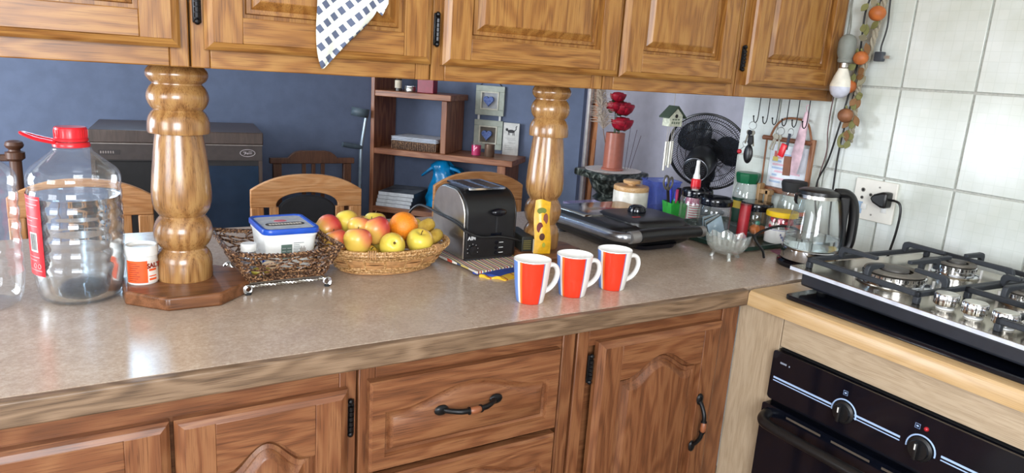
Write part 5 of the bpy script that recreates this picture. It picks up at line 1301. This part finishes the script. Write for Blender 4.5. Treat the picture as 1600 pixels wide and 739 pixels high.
Rr = [(.494-.43, .13), (.487-.43, .103), (.466-.43, .076), (.432-.43, .042), (.392-.43, -.002)]
mb = MB(); rows = []
N = 24; Lc = cr([(x, 0, z) for x, z in [(.372-.43, .34), (.376-.43, .22)]+L], 6); Rc = cr([(x, 0, z) for x, z in [(.50-.43, .34), (.50-.43, .22)]+Rr], 6)
fr_, bk = [], []
for a, b_ in zip(Lc, Rc):
    for j in range(N+1):
        u = j/N; p = a.lerp(b_, u); k = min(1, (b_.x-a.x)/.08); y = -.006-.008*(.5+.5*math.sin(u*9+p.z*14))*k
        fr_.append((p.x, y-.0012, p.z)); bk.append((p.x, y+.0012, p.z))
M_ = len(Lc); n1 = N+1; fs = []
for i in range(M_-1):
    for j in range(N): q = i*n1+j; fs.append((q, q+1, q+n1+1, q+n1)); fs.append((M_*n1+q, M_*n1+q+n1, M_*n1+q+n1+1, M_*n1+q+1))
bd_ = [j for j in range(n1)]+[i*n1+N for i in range(1, M_)]+[(M_-1)*n1+j for j in range(N-1, -1, -1)]+[i*n1 for i in range(M_-2, 0, -1)]
for k in range(len(bd_)): a, b_ = bd_[k], bd_[(k+1) % len(bd_)]; fs.append((a, b_, M_*n1+b_, M_*n1+a))
mb.add(fr_+bk, fs); obj('hanging_corner', mb, towel_m, r, ang=60)
mb = MB(); loft(mb, [[(.062, -.004, .30), (.085, -.006, .30), (.086, .0, .30), (.063, .0, .30)], [(.062, -.008, .12), (.078, -.014, .12), (.08, -.006, .12), (.063, -.003, .12)], [(.058, -.006, .107), (.068, -.011, .098), (.07, -.005, .098), (.059, -.002, .107)]])
obj('back_fold', mb, towel_m, r)

# ================================================================ BEHIND THE COUNTER
# ---- desk fan seen from behind
FC = Vector((1.90, .735, 1.118)); ax = Vector((.80, .45, .33)).normalized()   # blowing away from the kitchen, tilted up
r = thing('desk_fan', 'black desk fan seen from behind, at the far end of the counter', 'fan', (1.93, .755, ZC))
fan_b = mat('fan_black', '#17181b', .3, var=.05)
O = Vector((1.93, .755, ZC)); M3 = axis_mat(ax); c0 = FC-O
def FP(rad, a, d): return c0+M3 @ Vector((rad*math.cos(a), rad*math.sin(a), d))
obj('stand_base', MB().lathe([(0, 0), (.078, 0), (.08, .005), (.06, .016), (.028, .024), (.022, .04), (0, .04)], (0, 0, 0), 32), fan_b, r)
obj('neck', MB().tube(cr([(0, 0, .03), (0, .0, .10), c0*.55+Vector((-.005, -.03, .07)), c0-ax*.06], 5), .017, 12), fan_b, r)
RG = .142
g = MB()
for k in range(110):
    a = 2*PI*k/110; g.tube([FP(rad, a+tw, d) for rad, tw, d in ((.038, 0, -.036), (.075, .18, -.036), (.115, .32, -.026), (.136, .38, -.012), (RG, .40, 0))], .0008, 4)
gr = obj('rear_grille', g, fan_b, r); gr['kind'] = 'stuff'
g = MB()
for k in range(110):
    a = 2*PI*k/110; g.tube([FP(rad, a-tw, d) for rad, tw, d in ((.03, 0, .042), (.075, .2, .042), (.12, .35, .03), (.137, .4, .015), (RG, .42, .0))], .0008, 4)
gr = obj('front_grille', g, fan_b, r); gr['kind'] = 'stuff'
rim = MB(); rim.tube([FP(RG, 2*PI*k/64, 0) for k in range(64)], .0045, 8, closed=True)
obj('outer_rim', rim, fan_b, r)
for rad, d in ((.068, -.037), (.1, -.032), (.126, -.02), (.07, .043), (.11, .035)):
    obj('guard_ring', MB().tube([FP(rad, 2*PI*k/48, d) for k in range(48)], .0013, 5, closed=True), fan_b, r)
obj('front_disc', MB().lathe([(0, .046), (.032, .045), (.036, .04)], c0, 24, M3), fan_b, r)
blade_m = clear('smoked_blade', (.30, .33, .38), .6, .10, .1, .35, (.05, .055, .065))
for k in range(3):
    rows = []
    for i in range(7):
        rad = .02+.105*i/6; row = []
        for j in range(7):
            u = j/6; sp_ = .5+.62*math.sin(PI*min(1, .25+.6*i/6)); a = 2*PI*k/3+.9+(u-.5)*sp_*1.5; row.append(FP(rad*(1-.12*(2*u-1)**2*(i/6)), a, .014*(u-.5)*2))
        rows.append(row)
    mb = MB(); vs = [p for row in rows for p in row]+[p+ax*.0015 for row in rows for p in row]; fs = []
    for i in range(6):
        for j in range(6): q = i*7+j; fs.append((q, q+1, q+8, q+7)); fs.append((49+q, 49+q+7, 49+q+8, 49+q+1))
    mb.add(vs, fs); obj('blade', mb, blade_m, r, ang=60)
obj('hub', MB().lathe([(0, -.02), (.026, -.02), (.028, .012), (.02, .022), (0, .024)], c0, 24, M3), fan_b, r)
mo = obj('motor_housing', MB().lathe([(0, -.155), (.036, -.153), (.0435, -.146), (.047, -.125), (.05, -.09), (.05, -.06), (.044, -.042), (.036, -.036), (0, -.036)], c0, 36, M3), fan_b, r)
for k in range(24):
    a = 2*PI*k/24; obj('vent_slot', MB().tube([FP(.016, a, -.1545), FP(.033, a, -.1535)], .0014, 4), mat('vent_slot_grey', '#4a4d52', .4, metal=.4), mo)  # grey slots, paler than the black housing
obj('vent_centre', MB().lathe([(0, -.157), (.009, -.1565), (.01, -.154)], c0, 16, M3), fan_b, mo)
obj('rear_ring', MB().tube([FP(.042, 2*PI*k/32, -.148) for k in range(32)], .0016, 6, closed=True), mat('fan_trim', '#6a6d72', .3, metal=.5), mo)
# ---- wind chime hanging from the cabinets
r = thing('wind_chime', 'small green-roofed birdhouse wind chime hanging before the fan', 'wind chime', (1.585, .60, 1.326))
wg = mat('chime_paint', '#c9ccb8', .7, var=.15, scale=120); rg = mat('chime_roof', '#3c4a3c', .6)
obj('cord', MB().tube([(0, 0, -.001), (0, 0, -.045)], .0008, 5), mat('cord_beige', '#b8b0a0', .7), r)
hsz = .026
hb = obj('house', MB().prism([(-hsz, -.108), (hsz, -.108), (hsz, -.073), (0, -.05), (-hsz, -.073)], 'Y', -.016, .016), wg, r, bev=.001)
for s in (-1, 1):
    q = MB(); q.add([(0, -.022, -.045), (s*.037, -.022, -.079), (s*.037, .022, -.079), (0, .022, -.045), (0, -.022, -.0495), (s*.036, -.022, -.083), (s*.036, .022, -.083), (0, .022, -.0495)], [(0, 1, 2, 3), (7, 6, 5, 4), (0, 4, 5, 1), (1, 5, 6, 2), (2, 6, 7, 3), (3, 7, 4, 0)]); obj('roof', q, rg, r)
obj('entrance', MB().lathe([(0, 0), (.006, 0), (.006, .0006), (0, .0006)], (0, -.0162, -.076), 16, axis_mat((0, -1, 0))), black_mt, hb)
lt = MB()
for k in range(4): lt.box(-.018+.009*k, -.012+.009*k, -.0167, -.016, -.1, -.093)
for k in range(3): lt.box(-.016+.011*k, -.008+.011*k, -.0167, -.016, -.089, -.084)
obj('house_print', lt, mat('chime_print', '#6f7a66', .7), hb)
for k, (x, l) in enumerate(((-.019, .12), (-.007, .10), (.008, .11), (.019, .095))):
    obj('chime_string', MB().tube([(x, -.004+.004*k, -.108), (x, -.004+.004*k, -.155)], .0006, 4), mat('cord_beige', ''), r)
    obj('chime_tube', MB().tube([(x, -.004+.004*k, -.155), (x, -.004+.004*k, -.155-l*.75)], .0042, 10), mat('chime_alu', '#c8c6bc', .35, metal=.6), r)
# ---- pedestal with vase
r = thing('pedestal', 'dark marbled pedestal stand behind the counter', 'pedestal', (2.30, 1.73, 0))
t = NT('dark_marble'); tc = t.node('ShaderNodeTexCoord'); nn = t.node('ShaderNodeTexNoise', i_Scale=22.0, i_Detail=6.0, i_Distortion=2.0); t.link(tc.outputs['Object'], nn.inputs['Vector'])
rp = t.ramp([(.42, '#1d2220'), (.55, '#4a524c'), (.66, '#8d9088')]); t.link(nn.outputs[0], rp.inputs[0]); t.link(rp.outputs[0], t.b.inputs['Base Color']); t.b.inputs['Roughness'].default_value = .3
marble = t.m
PH = .895
obj('top_plate', MB().prism(rrect(-.15, .15, -.13, .13, .03), 'Z', PH-.035, PH), marble, r, bev=.008)
obj('column', MB().lathe([(.12, 0), (.12, .04), (.09, .06), (.075, .1), (.07, .45), (.075, .7), (.062, .735), (.085, .755), (.062, .775), (.09, .8), (.11, .845), (.115, PH-.0355)], (0, 0, 0), 28), marble, r)
tag(obj('lace_doily', MB().lathe([(0, 0), (.14, 0), (.142, .003), (0, .003)], (2.31, 1.73, PH+.0005), 40), mat('lace_white', '#e6e0da', .9, bump=.6, scale=150)), 'white lace doily on the marbled pedestal', 'doily')
r = thing('vase', 'terracotta-pink cylinder vase on the lace doily', 'vase', (2.295, 1.72, PH+.004))
obj('vase_body', MB().lathe([(0, 0), (.055, 0), (.056, .008), (.049, .012), (.048, .185), (.045, .185), (.045, .02), (0, .02)], (0, 0, 0), 32), mat('vase_pink', '#b9705c', .3, var=.05), r, ang=50)
VZ = PH+.004
def rose(label, p, rad):
    p = Vector(p); o = thing('rose', label, 'flower', p, 0, 'red roses in the vase'); rnd = random.Random(int(p.z*1e4))
    for layer, (n, rr, top) in enumerate(((2, .3, 1.25), (3, .52, 1.05), (4, .76, .8), (5, 1.0, .45))):
        for q in range(n):
            a = 2*PI*q/n+layer*.8+rnd.uniform(-.2, .2); mb = MB(); vs = []
            for i in range(6):
                for j in range(6):
                    u = (j/5-.5)*2; v = i/5; ph = -1.2+(top+1.2)*v*(1-.16*u*u); th = a+u*(PI/n)*1.25
                    R_ = rad*rr*(1+.07*math.cos(u*2)+(.16*(v-.7)/.3 if v > .7 and layer > 1 else 0))
                    vs.append((R_*math.cos(ph)*math.cos(th), R_*math.cos(ph)*math.sin(th), rad*(.62+.3*rr)*math.sin(ph)*.85))
            fs = [(i*6+j, i*6+j+1, i*6+j+7, i*6+j+6) for i in range(5) for j in range(5)]
            mb.add(vs, fs); po = obj('petal', mb, mat('rose_red', '#b81632', .5, var=.25, scale=50), o, ang=80)
            sm = po.modifiers.new('solid', 'SOLIDIFY'); sm.thickness = .0012
    obj('stem', MB().tube(cr([(0, 0, -rad*.25), ((2.295-p.x)*.4, (1.72-p.y)*.4, -.05), ((2.295-p.x)*.9, (1.72-p.y)*.9, VZ+.03-p.z)], 5), .0022, 6), mat('stem_green', '#3c5a2c', .6), o)
    for s in (-1, 1):
        q = MB(); q.prism([(math.sin(PI*t_)*.011, .04*t_) for t_ in [k/6 for k in range(7)]]+[(-math.sin(PI*t_)*.011, .04*t_) for t_ in [k/6 for k in range(5, 0, -1)]], 'Y', -.0006, .0006, M=Matrix.Translation((0, 0, -rad*.6)) @ Matrix.Rotation(s*1.6, 4, 'Y')); obj('leaf', q, mat('rose_leaf', '#4a5c34', .6), o)
rose('red rose topmost in the pink vase', (2.272, 1.70, 1.262), .036)
rose('large red rose at the right of the bouquet', (2.312, 1.70, 1.208), .05)
rose('red rose left of the large one in the bouquet', (2.268, 1.715, 1.216), .042)
rose('lowest red rose just above the vase rim', (2.305, 1.69, 1.135), .05)
r = thing('dried_plume', 'pale feathery pampas plume at the left of the bouquet', 'plant', (2.255, 1.74, VZ+.021))
pm = mat('plume_cream', '#e0d2c2', .9, var=.12); rnd = random.Random(2); hair = MB()
axp = cr([(0, 0, .1), (-.03, 0, .2), (-.05, 0, .29), (-.06, 0, .36), (-.055, 0, .42)], 10)
for i in range(700):
    k = rnd.random(); p = axp[int(8+k*(len(axp)-9))]; a = rnd.random()*2*PI; L_ = .07*(1-.5*k)
    hair.tube([p, p+Vector((math.cos(a)*L_*.5, math.sin(a)*L_*.5, L_*.5)), p+Vector((math.cos(a)*L_, math.sin(a)*L_, L_*.5))], [.001, .0012, .0004], 3, cap=False)
obj('plume_stem', MB().tube([(.02, 0, 0)]+axp, .0018, 6), br_m, r); h_o = obj('plume_hairs', hair, pm, r); h_o['kind'] = 'stuff'
for i, (dx, dz, ln) in enumerate(((.0, 0, .0), (.02, .1, .22), (.05, .3, .2), (.075, .42, .17))):
    if i == 0: continue
    tag(obj('incense_stick', MB().tube([(0, 0, 0), (dz*.12, 0, ln)], .0012, 5), mat('stick_plum', '#5c3a48', .6), None, loc=(2.372+dx*.65, 1.73, PH+.0037)), ['', 'thin dark stick standing nearest the vase', 'middle thin dark stick beside the vase', 'thin dark stick leaning right, farthest from the vase'][i], 'stick', 'sticks beside the vase')

# ---- three dining chairs with their backs to the counter
def chair(label, x, y, rz):
    r = thing('dining_chair', label, 'chair', (x, y, 0), rz, 'beech dining chairs behind the counter')
    hw = .205
    # arched top rail with a round cut-out
    out = []; n = 24
    for k in range(n+1):
        u = -1+2*k/n; out.append((u*hw, .865+.058*(1-abs(u)**2.4)))
    inn = [(hw, .80), (.115, .80)]
    for k in range(n+1):
        a = PI*k/n; inn.append((.115*math.cos(a), .80+.056*math.sin(a)**.8))
    inn += [(-.115, .80), (-hw, .80)]
    obj('top_rail', MB().prism(out+inn, 'Y', -.012, .012), chair_w, r, bev=.003)
    for s in (-1, 1):
        obj('back_post', MB().box(min(s*hw, s*.158), max(s*hw, s*.158), -.013, .013, .0, .80), chair_z, r, bev=.004)
        obj('back_slat', MB().box(min(s*.138, s*.105), max(s*.138, s*.105), -.009, .009, .52, .80), chair_z, r, bev=.002)
        obj('front_leg', MB().box(s*hw-.02 if s > 0 else s*hw, s*hw if s > 0 else s*hw+.02, .36, .40, 0, .43), chair_z, r, bev=.004)
    pts = [(-.104, .54), (.104, .54), (.104, .79)]+[(.104*math.cos(PI*k/16), .79+.052*math.sin(PI*k/16)) for k in range(1, 16)]+[(-.104, .79)]
    obj('back_pad', MB().prism(pts, 'Y', -.008, .02), mat('pad_black', '#1a1b20', .8), r, bev=.006)
    obj('lower_rail', MB().box(-.158, .158, -.009, .009, .49, .53), chair_w, r, bev=.002)
    obj('seat', MB().box(-.2, .2, .012, .41, .43, .475, ch=.012), mat('pad_black', ''), r)
    return r
chair('beech dining chair half hidden by the pillar and full bottle', .012, 1.62, -.10)
chair('beech dining chair behind the margarine tub and fruit', .742, 1.62, -.10)
chair('beech dining chair behind the toaster', 1.472, 1.60, -.10)
# ---- old heater cabinet against the blue wall
r = thing('heater', 'old dark wood-trimmed heater cabinet standing by the blue wall', 'heater', (.385, 2.29, 0), -.12)
hwv = wood('heater_veneer', '#2c211c', '#453731', '#574841', 'Z', s=.8, ring=.2, rough=.4); hbm = mat('heater_body', '#2a2627', .45)
obj('cabinet_body', MB().box(-.33, .33, .02, .42, 0, .952), hbm, r, bev=.004)
obj('top_board', MB().box(-.338, .338, -.005, .45, .955, 1.008), hwv, r, bev=.004)
obj('trim_line', MB().box(-.336, .336, -.007, .0, .9505, .9545), mat('trim_pewter', '#8d8580', .35, metal=.5), r)
fs_ = obj('fascia', MB().box(-.333, .333, -.004, .019, .885, .950), mat('fascia_brown', '#3d3432', .5), r)
obj('side_post', MB().box(.318, .333, -.004, .019, .05, .884), hwv, r); obj('side_post', MB().box(-.333, -.318, -.004, .019, .05, .884), hwv, r)
obj('front_sheet', MB().box(.06, .317, -.002, .004, .05, .86), mat('film_navy', '#28384c', .15, bump=.6, scale=14), r)
obj('front_opening', MB().box(-.317, .055, .005, .0195, .05, .875), black_mt, r)
obj('badge_ring', MB().tube([(.272+.031*math.cos(a), -.0045, .918+.0155*math.sin(a)) for a in [2*PI*k/32 for k in range(32)]], .0013, 5, closed=True), mat('badge_silver', '#b9b0b4', .4), fs_)
bd = MB()
for p, q in (((-.018, .004), (-.006, .004)), ((-.006, .004), (-.014, -.007)), ((-.012, -.002), (.018, -.002)), ((.004, .005), (.018, .005)), ((.0, .002), (.0, -.006))):
    bd.tube([(.272+p[0], -.0045, .918+p[1]), (.272+q[0], -.0045, .918+q[1])], .0014, 5)
obj('badge_script', bd, mat('badge_silver', ''), fs_)
obj('nameplate', MB().box(-.305, -.225, -.0055, -.0035, .906, .926), mat('plate_dark', '#2a2324', .4), fs_)
bd = MB()
for k in range(6): bd.box(-.298+.009*k, -.293+.009*k, -.0062, -.0055, .911, .921)
obj('nameplate_print', bd, mat('plate_print', '#8a807c', .5), fs_)
# ---- dark chair against the wall, turned post at the far left, crutch
r = thing('wall_chair', 'dark brown slat-back chair standing against the blue wall', 'chair', (1.0, 2.45, 0), -.06)
dz = wood('dark_chair', '#3c2418', '#553626', '#6b4632', 'Z', ring=.2)
obj('crest_rail', MB().prism([(-.205, .84), (.205, .84), (.205, .868), (.12, .868), (.105, .885), (.085, .898), (.06, .903), (-.06, .903), (-.085, .898), (-.105, .885), (-.12, .868), (-.205, .868)], 'Y', -.014, .014), dz, r, bev=.003)
for x in (-.19, .15): obj('back_post', MB().box(x, x+.04, -.014, .014, 0, .839), dz, r, bev=.003)
for x in (-.052, -.006, .04): obj('back_slat', MB().box(x, x+.018, -.008, .008, .47, .839), dz, r, bev=.002)
for x in (-.19, .15): obj('front_leg', MB().box(x, x+.04, -.40, -.36, 0, .43), dz, r, bev=.003)
obj('seat', MB().box(-.2, .2, -.4, -.015, .43, .465), dz, r, bev=.005)
r = thing('turned_chair', 'dark turned chair post with a round finial at the left edge', 'chair', (-.190, 2.16, 0), 0)
obj('finial_post', MB().lathe([(.02, 0), (.02, .7), (.026, .72), (.02, .74), (.02, .905), (.032, .915), (.032, .938), (.02, .942), (.018, .948), (.027, .955), (.031, .964), (.027, .976), (.016, .981), (0, .983)], (0, 0, 0), 20), dz, r)
obj('finial_post', MB().lathe([(.02, 0), (.02, .7), (.026, .72), (.02, .74), (.02, .905), (.032, .915), (.032, .938), (.02, .942), (.018, .948), (.027, .955), (.031, .964), (.027, .976), (.016, .981), (0, .983)], (-.42, 0, 0), 20), dz, r)
obj('cross_rail', MB().box(-.42, 0, -.012, .012, .905, .93), dz, r, bev=.004)
obj('seat', MB().box(-.42, 0, .0, .40, .44, .47), dz, r, bev=.004)
for x in (-.42, 0): obj('front_leg', MB().lathe([(.018, 0), (.018, .44)], (x, .38, 0), 14), dz, r)
r = thing('crutch', 'grey elbow crutch leaning beside the bookshelf', 'crutch', (1.24, 2.60, 0))
gm = mat('crutch_alu', '#9fb0bc', .3, metal=.6); gg = mat('crutch_grip', '#4c5a64', .5)
obj('pole', MB().tube([(.045, 0, .015), (.06, 0, .90), (.085, 0, 1.06)], .0095, 12), gm, r)
obj('rubber_tip', MB().lathe([(0, 0), (.016, 0), (.014, .03), (0, .03)], (.045, 0, 0), 14), black_mt, r)
obj('hand_grip', MB().tube([(.062, 0, .90), (.0, -.01, .91), (-.045, -.015, .918)], [.012, .014, .013], 12), gg, r)
obj('arm_cuff', MB().lathe([(.045, -.022), (.047, .022)], (.045, -.02, 1.085), 16, axis_mat((.15, 0, 1)), a0=.6, a1=5.2), gg, r).modifiers.new('solid', 'SOLIDIFY').thickness = .004

# ---- bookshelf standing against the angled wall
A = math.radians(-47)
r = thing('bookshelf', 'reddish-brown open bookshelf with stepped shelves on the angled wall', 'bookshelf', (1.362, 2.577, 0), A)
def sb(name, x0, x1, y0, y1, z0, z1, m_): return obj(name, MB().box(x0, x1, y0, y1, z0, z1), m_, r, bev=.003)
sb('side_upright', -.022, .0, 0, .268, 0, 1.62, shelf_z)
for z_, x1 in ((1.205, .425), (.902, .77), (.588, .77), (.28, .77), (.06, .77)): sb('shelf_board', .0005, x1, 0, .268, z_-.031, z_, shelf_m)
sb('divider', .374, .405, .004, .268, .9025, 1.1735, shelf_z)
for z0, z1 in ((.0, .0285), (.0605, .2485), (.2805, .5565), (.5885, .8705)): sb('end_upright', .69, .735, .004, .268, z0, z1, shelf_z)
U = Vector((math.cos(A), math.sin(A), 0)); Nn = Vector((-math.sin(A), math.cos(A), 0))
def S(x, y, z_): p = Vector((1.362, 2.577, 0))+U*x+Nn*y; return (p.x, p.y, z_)
# things on the shelves
r = thing('paper_basket', 'low dark woven tray piled with papers on the middle shelf', 'basket', S(.215, .13, .9023), A)
obj('tray_weave', loft(MB(), [rr_(-.125, .125, -.09, .09, .012, 0), rr_(-.135, .135, -.1, .1, .012, .045), rr_(-.13, .13, -.095, .095, .012, .045), rr_(-.12, .12, -.085, .085, .012, .004)]), rattan, r)
tw = MB()
for k in range(26): tw.box(-.128+.01*k, -.124+.01*k, -.0995, -.094, .004, .044)
o = obj('weave_strips', tw, rattan, r); o['kind'] = 'stuff'
rnd = random.Random(8)
for k in range(5):
    p = obj('paper_sheet', MB().box(-.13, .13, -.095, .095, .046+.0045*k, .0485+.0045*k, M=Matrix.Rotation(rnd.uniform(-.06, .06), 4, 'Z')), mat('paper_white', '#d4dbe6', .8), r)
tag(r, 'low dark woven tray piled with papers on the middle shelf', 'tray')
for k in range(4):
    o = thing('magazine', ['lowest thick white magazine in the pile on the bottom shelf', 'second white magazine from the bottom of the pile', 'third white magazine from the bottom of the pile', 'topmost magazine of the pile, printed grey cover up'][k], 'magazine', S(.115+.003*k, .145, .5882+.0205*k), A+.02*k, 'pile of magazines')
    obj('pages', MB().box(-.1, .1, -.135, .115, .0008, .019), mat('pages_white', '#dfe3e8', .8), o)
    obj('cover', MB().box(-.101, .101, -.136, .116, .0191, .0201), mat('cover_grey', '#8a9098', .4, col2='#3f464e', scale=16), o)
    obj('cover_back', MB().box(-.101, .101, -.136, .116, 0, .0007), mat('cover_grey', ''), o)
    obj('spine', MB().box(.1002, .1016, -.136, .116, 0, .0201), mat('spine_grey', '#565e64', .4), o)
def bagm():
    mb = MB(); rnd = random.Random(12); n = 28; rings = []
    for z_, rad, jx in ((0, .07, 0), (.01, .088, 0), (.05, .09, 0), (.09, .075, -.005), (.13, .058, -.012), (.16, .044, -.018), (.185, .04, -.03), (.205, .048, -.035), (.225, .03, -.03), (.235, .006, -.02)):
        rings.append([(jx+rad*(1+.14*math.sin(7*2*PI*k/n+z_*30)+rnd.uniform(-.05, .05))*math.cos(2*PI*k/n)*1.1, rad*(1+.14*math.sin(5*2*PI*k/n)+rnd.uniform(-.05, .05))*math.sin(2*PI*k/n)*.8, z_+rnd.uniform(-.003, .003)*(z_ > .02)) for k in range(n)])
    return loft(mb, rings)
r = thing('plastic_bag', 'knotted bright blue plastic bag on the bottom shelf', 'bag', S(.372, .16, .5883), A)
bagmat = mat('bag_blue', '#0f8fd0', .22, var=.2, scale=25)
obj('bag_body', bagm(), bagmat, r, ang=50); r.scale = (1.2, 1.1, 1.12)
q = MB(); loft(q, [[(-.02, -.02, .20), (-.02, .02, .20), (-.03, .02, .215), (-.03, -.02, .215)], [(-.075, -.028, .185), (-.075, .03, .185), (-.08, .03, .20), (-.08, -.028, .20)], [(-.125, -.02, .145), (-.125, .025, .145), (-.13, .025, .152), (-.13, -.02, .152)]]); obj('bag_ear', q, bagmat, r, bev=.004)
q = MB(); loft(q, [[(-.01, -.02, .20), (-.01, .02, .20), (-.012, .02, .215), (-.012, -.02, .215)], [(.05, -.028, .185), (.05, .03, .185), (.055, .03, .20), (.055, -.028, .20)], [(.09, -.02, .145), (.09, .025, .145), (.095, .025, .155), (.095, -.02, .155)]]); obj('bag_ear', q, bagmat, r, bev=.004)
r = thing('candle_jar', 'hot pink candle jar on the middle shelf', 'candle', S(.545, .09, .9023))
obj('wax', MB().lathe([(0, .003), (.024, .003), (.025, .055), (0, .055)], (0, 0, 0), 24), mat('wax_pink', '#d81a6c', .4), r)
obj('glass', MB().lathe([(0, 0), (.0265, 0), (.0275, .004), (.0275, .07), (.025, .074)], (0, 0, 0), 28), glass, r)
r = thing('metal_cup', 'brown metal cup next to the pink candle jar', 'cup', S(.618, .09, .9023))
obj('cup_wall', MB().lathe([(0, .002), (.025, 0), (.0265, .003), (.0265, .066), (.024, .066), (.023, .006), (0, .006)], (0, 0, 0), 28), mat('cup_bronze', '#7a6454', .3, metal=.5), r)
r = thing('cat_plaque', 'pale standing plaque with a black walking cat above lines of script', 'plaque', S(.684, .262, .9023), A)
pq = obj('board', MB().box(-.044, .044, -.012, 0, 0, .172), mat('plaque_cream', '#d8d8d4', .6), r, bev=.001)
M4 = Matrix.Translation((0, -.0128, .128))
cat_m = mat('cat_black', '#2c2c30', .6)
cm = MB(); cm.ball((.0, 0, 0), .012, 14, 8, (1.7, .04, .75)); cm.ball((-.024, 0, .007), .0075, 12, 8, (1, .06, .95))
for x, l in ((-.015, -.0), (-.01, .002), (.012, -.002), (.017, .001)): cm.tube([(x, 0, -.004), (x+l, 0, -.021)], .002, 5, flat=.3)
cm.tube(cr([(.018, 0, .003), (.027, 0, .012), (.026, 0, .022), (.031, 0, .03)], 5), .0026, 5, flat=.3)
for x in (-.028, -.021): cm.tube([(x, 0, .012), (x-.0005, 0, .018)], [.0025, .0005], 4)
cm.v = [tuple(M4 @ Vector(v)) for v in cm.v]; obj('cat_print', cm, cat_m, pq)
lt = MB()
for z_, x0, x1 in ((.09, -.03, .024), (.082, -.02, .03), (.066, -.012, .026), (.05, -.032, -.006), (.04, -.03, .01), (.03, -.03, .016)): lt.tube([(x0+(x1-x0)*k/16, -.0124, z_+.002*math.sin(k*2.1)) for k in range(17)], .0008, 4)
obj('script_print', lt, mat('script_grey', '#9a9a96', .6), pq)
# hanging heart frames on the angled wall
r = thing('heart_frames', 'pair of linked pale frames with blue hearts on the angled wall', 'picture frame', S(.55, .2795, .921), A)
fm_ = mat('frame_sage', '#b4bcb0', .6, var=.06); hm = mat('heart_blue', '#3c5aa8', .45, col2='#6d86c4', scale=110)
for zc, in ((.0,), (.183,)):
    q = MB(); w_, h_, b_ = .081, .157, .03
    fo = obj('frame', MB().box(-w_, w_, -.018, -.002, zc, zc+b_).box(-w_, w_, -.018, -.002, zc+h_-b_, zc+h_).box(-w_, -w_+b_, -.018, -.002, zc+b_, zc+h_-b_).box(w_-b_, w_, -.018, -.002, zc+b_, zc+h_-b_), fm_, r, bev=.002)
    iw, ih = w_-b_, h_/2-b_
    cz = zc+h_/2
    obj('inner_frame', MB().box(-iw, iw, -.022, -.006, cz-ih, cz-ih+.007).box(-iw, iw, -.022, -.006, cz+ih-.007, cz+ih).box(-iw, -iw+.007, -.022, -.006, cz-ih+.007, cz+ih-.007).box(iw-.007, iw, -.022, -.006, cz-ih+.007, cz+ih-.007), mat('frame_cream', '#d9d8c8', .6), fo)
    obj('backing', MB().box(-iw, iw, -.006, -.003, cz-ih, cz+ih), mat('frame_backing', '#a8a8a8' if zc else '#6e665c', .7) if zc == 0 else mat('frame_backing_light', '#b9bcc0', .7), fo)
    pts = []
    for k in range(30):
        a = 2*PI*k/30; pts.append((.0019*16*math.sin(a)**3*.92-.006, cz+.0019*(13*math.cos(a)-5*math.cos(2*a)-2*math.cos(3*a)-math.cos(4*a))))
    obj('heart', MB().prism(pts, 'Y', -.028, -.008), hm, fo, bev=.004)
for x in (-.06, .06): obj('link', MB().box(x-.006, x+.006, -.012, -.005, .156, .184), mat('link_white', '#d9dcdc', .6), r)
obj('hanger', MB().tube([(-.06, -.004, .34), (0, -.003, .40), (.06, -.004, .34)], .0015, 5), bronze, r)
# small things on the top shelf
r = thing('tin_box', 'dark red tin on the top shelf', 'tin', S(.27, .06, 1.2053), A); obj('tin_body', MB().box(-.045, .045, -.03, .03, 0, .075), mat('tin_crimson', '#8a1c34', .4), r, bev=.003); obj('tin_lid', MB().box(-.046, .046, -.031, .031, .0752, .085), mat('tin_crimson', ''), r, bev=.002)
r = thing('tin_can', 'small silver-topped round tin on the top shelf', 'tin', S(.175, .06, 1.2053)); obj('can_body', MB().lathe([(0, 0), (.03, 0), (.031, .003), (.031, .022), (.028, .026), (0, .026)], (0, 0, 0), 28), steel, r); obj('can_rim', MB().lathe([(.029, .0262), (.031, .0262), (.031, .029), (.029, .029)], (0, 0, 0), 28), chrome, r)
r = thing('spice_bottle', 'small dark bottle with a cream label on the top shelf', 'bottle', S(.105, .06, 1.2053)); obj('bottle_body', MB().lathe([(0, 0), (.018, 0), (.018, .07), (.009, .085), (.009, .1)], (0, 0, 0), 18), mat('bottle_brown', '#33261c', .2), r); obj('paper_label', MB().lathe([(.0183, .015), (.0183, .055)], (0, 0, 0), 18), mat('paper_cream', ''), r)
